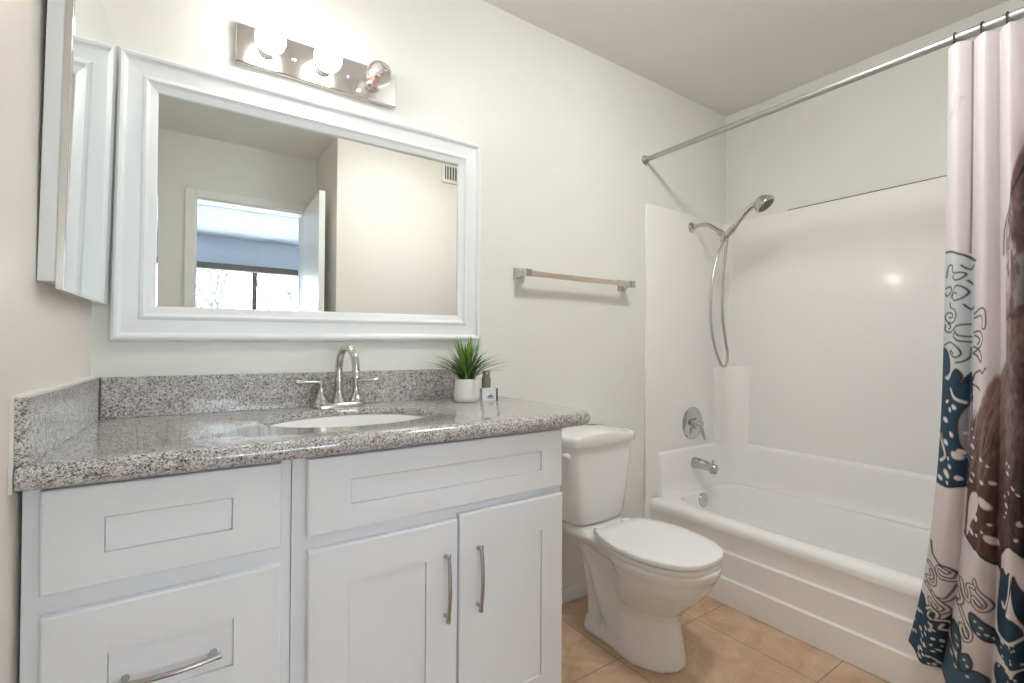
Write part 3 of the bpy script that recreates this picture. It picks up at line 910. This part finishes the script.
# softened inside corner above the column
b = BM()
cv = [(2.735, -.0122)] + [(2.735 + .0395 * math.sin(a) , -.0125 - .0395 * (1 - math.cos(a))) for a in [math.pi / 2 * i / 8 for i in range(9)]] + [(2.7745, -.0122)]
loft(b, [[(x, y, .99) for x, y in cv], [(x, y, 1.811) for x, y in cv]])
obj('corner_cove', b, acrylic, su, smooth=50)

# valve, spout
vv = empty('shower_valve', 'round chrome mixing valve with lever on the tub wall', 'valve', (2.452, -.0125, .70))
b = BM(); lathe(b, ((.086, 0), (.086, .003), (.080, .008), (.055, .012), (.030, .016), (.028, .03), (0, .03)), (2.452, -.0125, .70), '-y', 40); obj('escutcheon', b, chrome, vv)
b = BM(); lathe(b, ((.026, .024), (.026, .045), (.022, .056), (.010, .060), (0, .06)), (2.452, -.0125, .70), '-y', 28)
tube(b, [(2.452, -.055, .705), (2.462, -.066, .670), (2.470, -.075, .628), (2.472, -.077, .618)], [.011, .009, .0085, .006], 12)
obj('lever', b, chrome, vv)
for dx_ in (-.045, .045):
    b = BM(); lathe(b, ((.006, .009), (.006, .012), (0, .0125)), (2.452 + dx_ * .3, -.0125, .70 + abs(dx_)), '-y', 10); obj('screw', b, nickel, vv)
ts = empty('tub_spout', 'brushed nickel tub spout below the mixing valve', 'spout', (2.452, -.028, .485))
b = BM()
pts = [(2.452, -.026, .492), (2.452, -.05, .492), (2.452, -.09, .490), (2.452, -.13, .486), (2.452, -.15, .482), (2.452, -.158, .479)]
tube(b, pts, [.031, .029, .0255, .0235, .022, .014], 24)
lathe(b, ((.018, 0), (.018, .022), (.014, .023), (0, .012)), (2.452, -.138, .480), (0, 0, -1), 20)
obj('spout_body', b, nickel, ts)
b = BM(); lathe(b, ((.004, 0), (.004, .014), (.0065, .016), (.0065, .022), (0, .024)), (2.452, -.135, .503), 'z', 12); obj('diverter_knob', b, nickel, ts)

# shower arm with bracket
sa = empty('shower_mount', 'nickel shower arm with holder high on the tub wall', 'shower arm', (2.443, -.0125, 1.745))
b = BM(); lathe(b, ((.028, 0), (.028, .003), (.020, .010), (.011, .014), (0, .014)), (2.443, -.0125, 1.745), '-y', 28); obj('wall_flange', b, nickel, sa)
b = BM(); tube(b, spline([(2.443, -.014, 1.745), (2.443, -.06, 1.748), (2.443, -.105, 1.742), (2.443, -.15, 1.712), (2.443, -.185, 1.682)], 6), .0105, 14); obj('arm', b, nickel, sa)
b = BM()
lathe(b, ((.014, 0), (.017, .004), (.017, .024), (.013, .028), (.013, .034), (.018, .038), (.018, .055), (.012, .06), (0, .06)), (2.443, -.172, 1.694), (0, -.72, -.62), 20)
tube(b, [(2.443, -.205, 1.664), (2.443, -.222, 1.672), (2.443, -.245, 1.690)], [.014, .017, .018], 14)
lathe(b, ((.009, 0), (.012, .002), (.012, .020), (.008, .034), (0, .036)), (2.438, -.200, 1.660), (-.05, .12, -1), 16)
obj('holder', b, nickel, sa)
hs = empty('hand_shower', 'nickel hand shower with hanging metal hose in the holder', 'hand shower', (2.443, -.235, 1.68))
b = BM()
tube(b, spline([(2.443, -.216, 1.655), (2.443, -.240, 1.682), (2.443, -.275, 1.720), (2.445, -.305, 1.755), (2.448, -.335, 1.780), (2.450, -.365, 1.792)], 5), [.0105] * 5 + [.014] * 4 + [.012] * 6 + [.0125] * 6 + [.014] * 5, 16)
obj('handle', b, nickel, hs)
ax = Vector((.10, -.62, -.78)).normalized()
hc = Vector((2.450, -.388, 1.798))
b = BM(); lathe(b, ((0, -.022), (.016, -.020), (.030, -.010), (.043, .008), (.048, .022), (.047, .029), (.041, .032), (0, .0325)), hc, ax, 32); obj('spray_head', b, nickel, hs)
b = BM(); lathe(b, ((0, .0322), (.038, .0322), (.037, .034), (.012, .0335), (.011, .0355), (0, .0355)), hc, ax, 28)
fd = obj('spray_face', b, rubber_dark, hs, label='dark grey nozzle face')
b = BM()
pts = spline([(2.443, -.216, 1.655), (2.443, -.214, 1.62), (2.436, -.205, 1.52), (2.430, -.200, 1.38), (2.431, -.200, 1.26), (2.450, -.203, 1.15), (2.466, -.205, 1.08), (2.462, -.205, 1.03), (2.440, -.204, 1.008),
              (2.408, -.202, 1.03), (2.365, -.200, 1.11), (2.338, -.198, 1.21), (2.336, -.197, 1.32), (2.352, -.196, 1.44), (2.392, -.197, 1.56), (2.420, -.198, 1.61), (2.436, -.199, 1.635)], 8)
tube(b, pts, [.0068 + (.0004 if i % 2 else -.0004) for i in range(len(pts))], 10)
obj('hose', b, hose_metal, hs)

# ------------------------------------------------------------------ curtain rod, rings and curtain
CX, CZ = 2.081, 2.031
cr_ = empty('curtain_rod', 'metal shower curtain rod across the tub opening', 'curtain rod', (CX, -.8, CZ))
b = BM(); lathe(b, ((.023, 0), (.023, .005), (.018, .010), (.0155, .018), (0, .018)), (CX, -.0005, CZ), '-y', 28); obj('wall_flange', b, rod_metal, cr_)
b = BM(); lathe(b, ((.027, 0), (.027, .006), (.020, .012), (.017, .020), (0, .020)), (CX, YE + .0005, CZ), (0, 1, 0), 28); obj('wall_flange', b, rod_metal, cr_)
b = BM(); tube(b, [(CX, -.018, CZ), (CX, -1.165, CZ)], .0120, 20); obj('inner_tube', b, rod_metal, cr_)
b = BM(); tube(b, [(CX, -1.160, CZ), (CX, YE + .018, CZ)], .0142, 20); obj('outer_tube', b, rod_metal, cr_)

# cloth: fold coordinate t (one unit = one fold), height z
NF = 7.2
def cloth_y(t):
    ys = [(-.25, -1.150), (0, -1.152), (1, -1.214), (2, -1.268), (3, -1.317), (4, -1.368), (5, -1.418), (6, -1.468), (7, -1.52), (8, -1.56)]
    for (t0, y0), (t1, y1) in zip(ys, ys[1:]):
        if t <= t1: return y0 + (y1 - y0) * (t - t0) / (t1 - t0)
    return ys[-1][1]
def cloth_pt(t, z):
    k = max(0.0, (2.03 - z) / 1.84)
    y = cloth_y(t)
    fl = np.interp(t, [0, 1, 2, 3, 4, 8], [.100, .070, .018, .004, 0, 0])
    y += fl * (.22 * k + .78 * k ** 5)
    ph = (t + .06) % 1.0
    # rounded columns of cloth with a narrow groove between them
    d = abs(ph - .5) * 2
    wv = 1 - 2 * d ** 3.2
    amp = .017 + .006 * k
    x = CX - .004 - amp * wv + .003 * math.sin(9 * z + 2.3 * t) * k
    y += .007 * math.sin(2 * math.pi * (ph - .5)) * (1 - .3 * k)
    if x > 2.112: x = 2.112
    return Vector((x, y, z))
# ---- print on the cloth, drawn in flat cloth coordinates: a = 30 units per fold, c = height units of 3.075 mm down from z = 2.159
def z_of(c): return 1.3825 - (c - 256.5) * .002945
TS = np.concatenate([np.linspace(-.03, 3.4, 190), np.linspace(3.43, NF, 70)])
CS = np.linspace(44, 694, 670)
A, Cc = np.meshgrid(TS * 30.0, CS)
rs = np.random.RandomState(4)
def vnoise(a, c, seed):
    r_ = np.random.RandomState(seed); tab = r_.rand(64, 64)
    ia, ic = np.floor(a).astype(int), np.floor(c).astype(int)
    fa_, fc_ = a - ia, c - ic
    fa_ = fa_ * fa_ * (3 - 2 * fa_); fc_ = fc_ * fc_ * (3 - 2 * fc_)
    g = lambda i, j: tab[i % 64, j % 64]
    return (g(ia, ic) * (1 - fa_) + g(ia + 1, ic) * fa_) * (1 - fc_) + (g(ia, ic + 1) * (1 - fa_) + g(ia + 1, ic + 1) * fa_) * fc_
def fbm(a, c, seed, o=4):
    s, amp, tot = 0, 1, 0
    for i in range(o):
        s = s + amp * vnoise(a * 2 ** i, c * 2 ** i, seed + i); tot += amp; amp *= .55
    return s / tot
IMG = np.empty(A.shape + (3,))
PALE = np.array((.68, .63, .65))
IMG[:] = PALE
IMG *= (.94 + .10 * fbm(A * .5, Cc * .06, 1))[..., None]
LINE = np.array((.030, .028, .034)); TEAL = np.array((.020, .055, .098)); BLUEW = np.array((.56, .60, .63)); BROWN = np.array((.115, .060, .055)); WHITE = np.array((.72, .68, .68))
def put(mask, col):
    m = np.clip(mask, 0, 1)[..., None]
    IMG[:] = IMG * (1 - m) + np.array(col) * m
def poly(pts):
    """soft inside test, even-odd"""
    ins = np.zeros(A.shape, bool); n_ = len(pts)
    for i in range(n_):
        a0, c0 = pts[i]; a1, c1 = pts[(i + 1) % n_]
        if c0 == c1: continue
        cond = ((c0 > Cc) != (c1 > Cc)) & (A < (a1 - a0) * (Cc - c0) / (c1 - c0) + a0)
        ins ^= cond
    return ins.astype(float)
def smooth2(pts, closed=False, sub=6):
    return [(p.x, p.y) for p in spline([(a, c, 0) for a, c in pts], sub, closed)]
def stroke(pts, w=.9, col=LINE, sm_=True):
    q = smooth2(pts) if sm_ else pts
    a_lo = min(p[0] for p in q) - 4; a_hi = max(p[0] for p in q) + 4; c_lo = min(p[1] for p in q) - 4; c_hi = max(p[1] for p in q) + 4
    D = np.full(A.shape, 99.0)
    sel = (A > a_lo) & (A < a_hi) & (Cc > c_lo) & (Cc < c_hi)
    if not sel.any(): return
    aa, cc = A[sel], Cc[sel]; dmin = np.full(aa.shape, 99.0)
    for (a0, c0), (a1, c1) in zip(q, q[1:]):
        da, dc = a1 - a0, c1 - c0; L2 = da * da + dc * dc + 1e-9
        t_ = np.clip(((aa - a0) * da + (cc - c0) * dc) / L2, 0, 1)
        dmin = np.minimum(dmin, np.hypot(aa - a0 - t_ * da, cc - c0 - t_ * dc))
    D[sel] = dmin
    put(np.clip(w + .5 - D, 0, 1), col)
def dot(a, c, ra, rc, rot=.5, col=WHITE):
    da, dc = A - a, Cc - c
    u_ = da * math.cos(rot) + dc * math.sin(rot); v_ = -da * math.sin(rot) + dc * math.cos(rot)
    put(np.clip((1 - np.sqrt((u_ / ra) ** 2 + (v_ / rc) ** 2)) * 3, 0, 1), col)
def hook(a, c, s, rot=0, flip=1, w=.75, fill=None):
    """a hooked cloud scroll outlined by a double line"""
    th = [(-3, -9), (1, -6.5), (6.5, -5), (9.2, -.5), (7.5, 4.6), (2.8, 6.4), (-1.6, 4.4), (-2.4, .6), (.8, -1.2), (3.4, .8)]
    cs, sn = math.cos(rot), math.sin(rot)
    q = [(a + s * flip * (x * cs - y * sn), c + s * (x * sn + y * cs)) for x, y in th]
    stroke(q, w * 3.6); stroke(q, w * 1.6, fill if fill is not None else PALE)
def outlined(pts, col, w=.9):
    q = smooth2(pts, True); m_ = poly(q); put(m_, col); stroke(q + q[:1], w, LINE, False)
    return m_
# first fold (a 0-30)
stroke([(27.5, 40), (27.6, 120), (27.4, 200), (27.0, 256)], .35)
for k in range(5): stroke([(3 + k * 3.4, 118 + k), (8 + k * 3.2, 106 - k), (13 + k * 2.6, 93 + k * 2)], .35, (.45, .38, .40))
put(poly([(-9, 253), (10, 254), (22, 257), (31, 262), (31, 395), (-9, 385)]), BLUEW * .98)
stroke([(-6, 252), (6, 253.5), (16, 255.5), (24, 258), (31, 264)], 1.1)
for pts in ([(2, 279), (4, 268), (9, 268), (11, 275), (22.5, 275), (25, 277.5), (20.5, 282), (13, 282), (10, 279), (13, 278)], [(1, 290), (7, 289), (8, 294), (3, 298), (1, 295)],
            [(8, 300), (13, 291), (20.5, 288), (26.5, 294), (22.5, 301), (14, 303), (10, 299), (14, 295), (18, 296)], [(7, 305), (8, 310), (15, 312), (18, 317.5), (15, 324), (8, 325.5), (3, 323), (1.5, 317.5), (6, 315), (12, 317), (11, 320), (6, 320)],
            [(2, 327), (2, 333), (8, 335), (14, 332), (20, 328), (28, 326.5)], [(5, 326), (9, 329), (6, 331.5)], [(16, 336), (14, 338), (20, 343), (29, 344.5)], [(16, 333), (21, 338), (29, 339)],
            [(1, 348), (8.5, 345), (19, 349), (23, 356), (19, 360), (12, 358), (8.5, 354.5), (10.5, 353.5), (15, 356.5)], [(19, 365), (24, 364), (28, 359), (28.5, 350)], [(22, 268), (27, 272), (30, 268)], [(24, 307), (28, 312), (30, 310)], [(26, 283), (29, 287)]):
    stroke(pts, .8)
put(poly(smooth2([(-8, 352), (2, 352), (8, 362), (9, 374), (2, 381), (8, 384), (14, 376), (20, 372), (24, 379), (22, 388), (31, 380), (31, 497), (16, 493), (-8, 492)], True)), TEAL)
stroke([(-4, 350), (3, 352), (8, 362), (9, 374), (2, 381), (8, 384), (14, 376), (20, 372), (24, 379), (22, 388), (31, 380)], .9)
stroke([(12, 392), (18, 400), (26, 405), (31, 406)], 1.3, WHITE)
put(poly(smooth2([(31, 398), (27, 408), (22, 424), (24, 448), (31, 462)], True)), (.32, .31, .36)); stroke([(31, 398), (27, 408), (22, 424), (24, 448), (31, 462)], .9)
stroke([(1, 440), (5, 452), (8, 461), (3, 467)], 1.5, (.62, .58, .50)); stroke([(0, 438), (7, 452), (10, 462), (5, 469)], .6)
for (a, c, ra, rc) in ((7, 405, 1.4, 2), (18, 410, 3, 1.9), (12, 413, 2.6, 1.8), (6, 424, 3, 2), (16, 438, 3.2, 2), (8, 447, 3.4, 2), (25, 455, 3, 2), (22, 459, 4.6, 3), (13, 463, 2, 1.4), (16, 471, 2.6, 1.6), (12, 479, 5, 2.6), (24, 482, 2.6, 2), (4, 485, 3, 1.8), (14, 488, 2, 1.3), (27, 436, 1.6, 1.2), (4, 466, 1.4, 1)):
    dot(a, c, ra * 1.35, rc * 1.35, .7)
put(poly([(-9, 490), (6, 492), (16, 492.5), (31, 489.5), (31, 556), (-9, 556)]), PALE)
stroke([(-6, 489), (6, 491.5), (16, 492), (31, 489)], 1.3)
# lower scrolls of the first fold
TUBES = []
stroke([(2, 556), (3, 560), (6, 569), (15, 574.5), (23.5, 577), (28, 582)], 1.0)
TUBES += [[(29, 584), (27, 589.5), (19, 588), (13, 582), (16, 578), (23, 582)], [(3, 580), (12, 588), (14, 598), (7.5, 601), (4, 597), (9, 594), (6.5, 588)], [(30, 594), (28, 604), (24, 613), (15, 611), (4, 605)]]
for pts in TUBES: stroke(pts, 2.3); stroke(pts, 1.0, PALE)
put(poly(smooth2([(-8, 622), (3, 621), (7, 628), (12, 634), (18, 630), (24, 636), (31, 629), (31, 730), (-8, 730)], True)), TEAL * 1.05)
stroke([(-4, 622), (3, 621), (7, 628), (12, 634), (18, 630), (24, 636), (31, 629)], 1.0)
for k in range(44): dot(rs.uniform(0, 29), rs.uniform(638, 692), rs.uniform(1.3, 2.8), rs.uniform(1, 1.8), .6)
for pts in ([(12, 609), (20, 615), (26, 623), (22, 628), (13, 624), (10, 618.5), (14.6, 619), (19, 623)], [(9, 632), (14, 626), (21, 630), (19, 637), (12, 637.5), (13, 632)], [(20, 637), (28, 637), (29, 646), (24, 646.5), (25, 641)]):
    stroke(pts, 2.3); stroke(pts, 1.0, PALE)
# second fold (a 30-60)
for k in range(24):
    a0 = 31 + k * 1.25; stroke([(a0, rs.uniform(40, 120)), (a0 + rs.uniform(-.5, .5), rs.uniform(170, 300))], .3, PALE * rs.uniform(.86, .97), False)
for pts in ([(31, 317), (38, 312), (47, 313), (49, 322), (48, 331), (42, 331), (42, 322), (38, 319), (31, 321)], [(31, 335), (38, 334), (44, 341), (38, 350), (31, 355)], [(31, 349), (37, 352), (42, 359), (40, 364), (35, 358), (31, 356)], [(31, 383), (33, 376), (39, 372), (44, 375), (49, 370)], [(31, 386), (36, 388), (40, 391)], [(32, 338), (36, 340), (38, 343), (35, 347)]):
    stroke(pts, .85)
furm = np.clip((Cc - (425 - (A - 30) * 1.9 + 10 * (fbm(A * .4, Cc * .05, 9) - .5))) / 6, 0, 1) * np.clip((A - 29) / 1.5, 0, 1) * (A < 100) * np.clip((553 - (A - 30) * -.35 - Cc) / 3, 0, 1)
fur = fbm(A * .55 + .10 * Cc, Cc * .07, 21, 5); fur2 = fbm(A * .3, Cc * .12, 33, 5)
dk = np.clip((Cc - 395) / 90, 0, 1)
FURC = (np.array((.30, .19, .185)) * (1 - dk[..., None]) + BROWN[None, None] * dk[..., None]) * (.35 + 1.3 * fur[..., None]) * (.65 + .7 * fur2[..., None])
IMG[:] = IMG * (1 - furm[..., None]) + FURC * furm[..., None]
for k in range(46):
    a0 = rs.uniform(33, 58); c0 = rs.uniform(405, 462); stroke([(a0, c0), (a0 - rs.uniform(1, 4), c0 + rs.uniform(8, 16)), (a0 - rs.uniform(3, 7), c0 + rs.uniform(18, 30))], .3, rs.choice((.06, .30)) * np.array((1, .68, .66)))
put(poly(smooth2([(33, 496), (41, 491), (43, 505), (36, 520), (33, 536), (32, 530)], True)), PALE)
put(poly([(29, 536), (33, 540), (60, 561), (60, 700), (29, 700)]), PALE * .97)
stroke([(30, 535), (34, 540), (46, 549), (60, 560)], 1.0)
for (a, c, ra, rc) in ((34, 438, 1.6, 1.3), (33, 447, 3.4, 2), (45, 458, 3.2, 2), (33, 458, 1.6, 1.2), (35, 474, 2.6, 1.4), (47, 480, 3.4, 2), (55, 480, 3, 2), (52, 464, 2, 1.2), (33, 481, 2.6, 1.7), (49, 500, 9, 4.2), (40, 515, 5, 3), (54, 520, 2, 1.5), (49, 528, 1.8, 1.2), (36, 530, 4.6, 2), (43, 532, 2.6, 1.6), (55, 535, 7, 3.6), (44, 550, 5, 2), (32, 430, 1.4, 1)):
    dot(a, c, ra, rc, .8)
for pts in ([(44, 576), (47.5, 585), (54, 593), (55.5, 600), (51, 604), (44, 597), (44.5, 592.5), (50.5, 599)], [(31.5, 583), (35.5, 594), (40.5, 597), (40, 589), (37.5, 584), (41, 581.5), (45, 584)],
            [(31, 606), (38.5, 617), (45.5, 628), (45, 636), (39, 634.5), (36, 627), (38, 624), (42.5, 632)], [(31, 594), (34.5, 601), (32, 607)]):
    stroke(pts, 2.2); stroke(pts, 1.0, PALE)
for pts in ([(42, 609), (49, 611), (58, 622), (61, 634), (54, 632), (46, 622)], [(31, 628), (36, 634), (39, 648), (34, 652), (29, 640)], [(38, 652), (45, 650), (49, 658), (47, 668), (40, 664)], [(29, 652), (36, 660), (44, 668), (52, 664), (57, 672), (50, 690), (30, 690)]):
    outlined(pts, (.05, .10, .15))
for (a, c) in ((48, 616), (52, 621), (55, 627), (51, 627), (34, 640), (36, 646), (43, 656), (46, 662), (33, 660), (37, 667), (47, 672), (58, 630)): dot(a, c, 1.7, 1.1, .7)
# third fold onward: dark figure, waves below
m3 = np.clip((A - 63.5 - np.maximum(0, (236 - Cc)) * .30) / 2, 0, 1) * np.clip((Cc - 130) / 4, 0, 1) * np.clip((548 - Cc) / 3, 0, 1) * (A > 62)
f3 = fbm(A * .22, Cc * .075, 51, 5); f4 = fbm(A * .6, Cc * .2, 71, 4)
hi = np.clip((300 - Cc) / 60, 0, 1)
C3 = np.array((.24, .165, .175)) * (.30 + 1.25 * f3[..., None]) * (.55 + .9 * f4[..., None])
pale3 = np.clip((f3 - .5) * 6, 0, 1) * np.clip(1 - np.abs(Cc - 270) / 70, 0, 1)
C3 = C3 * (1 - pale3[..., None]) + PALE * .85 * pale3[..., None]
dark3 = np.clip((A - 82) / 10, 0, 1) * np.clip((Cc - 210) / 60, 0, 1) + np.clip((Cc - 430) / 60, 0, 1)
C3 = C3 * (1 - .62 * np.clip(dark3, 0, 1)[..., None])
IMG[:] = IMG * (1 - m3[..., None]) + C3 * m3[..., None]
stroke([(96, 150), (84, 192), (78, 206), (68, 222), (63, 238), (62, 262)], .7)
stroke([(66, 323), (72, 320), (80, 322)], .7); stroke([(70, 318), (76, 319)], .8)
put(poly(smooth2([(88, 322), (96, 314), (104, 322), (100, 340), (90, 342)], True)), (.55, .22, .06))
for k in range(22): dot(rs.uniform(64, 100), rs.uniform(455, 540), rs.uniform(1.2, 3.6), rs.uniform(1, 2), .8)
low = [(62, 545), (68, 537), (78, 536), (88, 546), (120, 552), (240, 552), (240, 700), (62, 700)]
put(poly(low), PALE * 1.02); stroke([(61, 546), (66, 538), (74, 535), (82, 539), (90, 548), (104, 554)], .9)
outlined([(62, 562), (68, 563), (75, 560), (77, 574), (72, 588), (68, 602), (80, 604), (86, 616), (78, 622), (61, 618)], TEAL)
outlined([(80, 562), (84, 572), (92, 590), (100, 604), (92, 614), (84, 600), (79, 580)], TEAL)
outlined([(61, 622), (74, 622), (92, 617), (112, 624), (112, 646), (90, 648), (72, 646), (60, 634)], TEAL * 1.15)
outlined([(61, 650), (74, 654), (84, 662), (80, 676), (62, 668)], TEAL)
outlined([(84, 652), (100, 656), (112, 662), (112, 690), (92, 684), (82, 664)], TEAL)
stroke([(60, 621), (70, 626), (84, 622), (98, 612), (112, 612)], 1.5, WHITE); stroke([(76, 562), (73, 580), (67, 594), (64, 590)], 1.2, WHITE)
for k in range(40): dot(rs.uniform(62, 108), rs.uniform(625, 662), rs.uniform(.9, 2.4), rs.uniform(.7, 1.4), .6)
for k in range(6): dot(rs.uniform(64, 104), rs.uniform(585, 610), 1.2, .9, .6)
# repeat of fur and waves on the folds behind
IMG = np.clip(IMG, .008, .85)
def build_curtain():
    me = bpy.data.meshes.new('shower_curtain')
    nt, nc = len(TS), len(CS)
    org = Vector((CX, -1.33, .12))
    verts = []
    for j in range(nc):
        zz = z_of(CS[j])
        for i in range(nt):
            kk = max(0.0, (2.0 - zz) / 1.9)
            zb = zz + .085 * max(0.0, 1 - TS[i] / 1.35) ** .8 * kk ** 6 + .006 * kk ** 8 * math.sin(TS[i] * 9)
            verts.append(cloth_pt(TS[i], zb) - org)
    faces = [(j * nt + i, j * nt + i + 1, (j + 1) * nt + i + 1, (j + 1) * nt + i) for j in range(nc - 1) for i in range(nt - 1)]
    me.from_pydata([tuple(v) for v in verts], [], faces)
    at_ = me.color_attributes.new('print', 'FLOAT_COLOR', 'POINT')
    rgba = np.ones((nt * nc, 4), dtype=np.float32); rgba[:, :3] = IMG.reshape(-1, 3)
    at_.data.foreach_set('color', rgba.ravel())
    me.polygons.foreach_set('use_smooth', [True] * len(me.polygons))
    me.materials.append(printed)
    o = bpy.data.objects.new('shower_curtain', me); COL.objects.link(o); o.location = org
    s_ = o.modifiers.new('cloth', 'SOLIDIFY'); s_.thickness = .0012; s_.offset = 0
    tag(o, 'pleated shower curtain printed with waves, scrolls and a dark figure', 'curtain')
    return o
build_curtain()
names = ['leftmost curtain ring on the rod, at the curtain edge', 'second curtain ring from the left on the rod', 'third curtain ring from the left on the rod', 'fourth curtain ring from the left on the rod']
ring0 = None
for k in range(7):
    t = k + .30
    y = cloth_y(t) - .002
    if ring0 is None:
        b = BM()
        pts = [(CX + .0185 * math.cos(a), y + .002 * math.sin(a * .5), CZ - .004 + .0205 * math.sin(a)) for a in [2 * math.pi * i / 28 for i in range(29)]]
        tube(b, pts, .0023, 8)
        ring0 = obj('curtain_ring', b, dark_metal, origin=(CX, y, CZ))
        o = ring0
    else:
        o = ring0.copy(); COL.objects.link(o); o.location = (CX, y, CZ)
    o['label'] = names[k] if k < 4 else 'dark curtain ring at the hidden right end of the rod'
    o['category'] = 'curtain ring'; o['group'] = 'curtain rings on the shower rod'
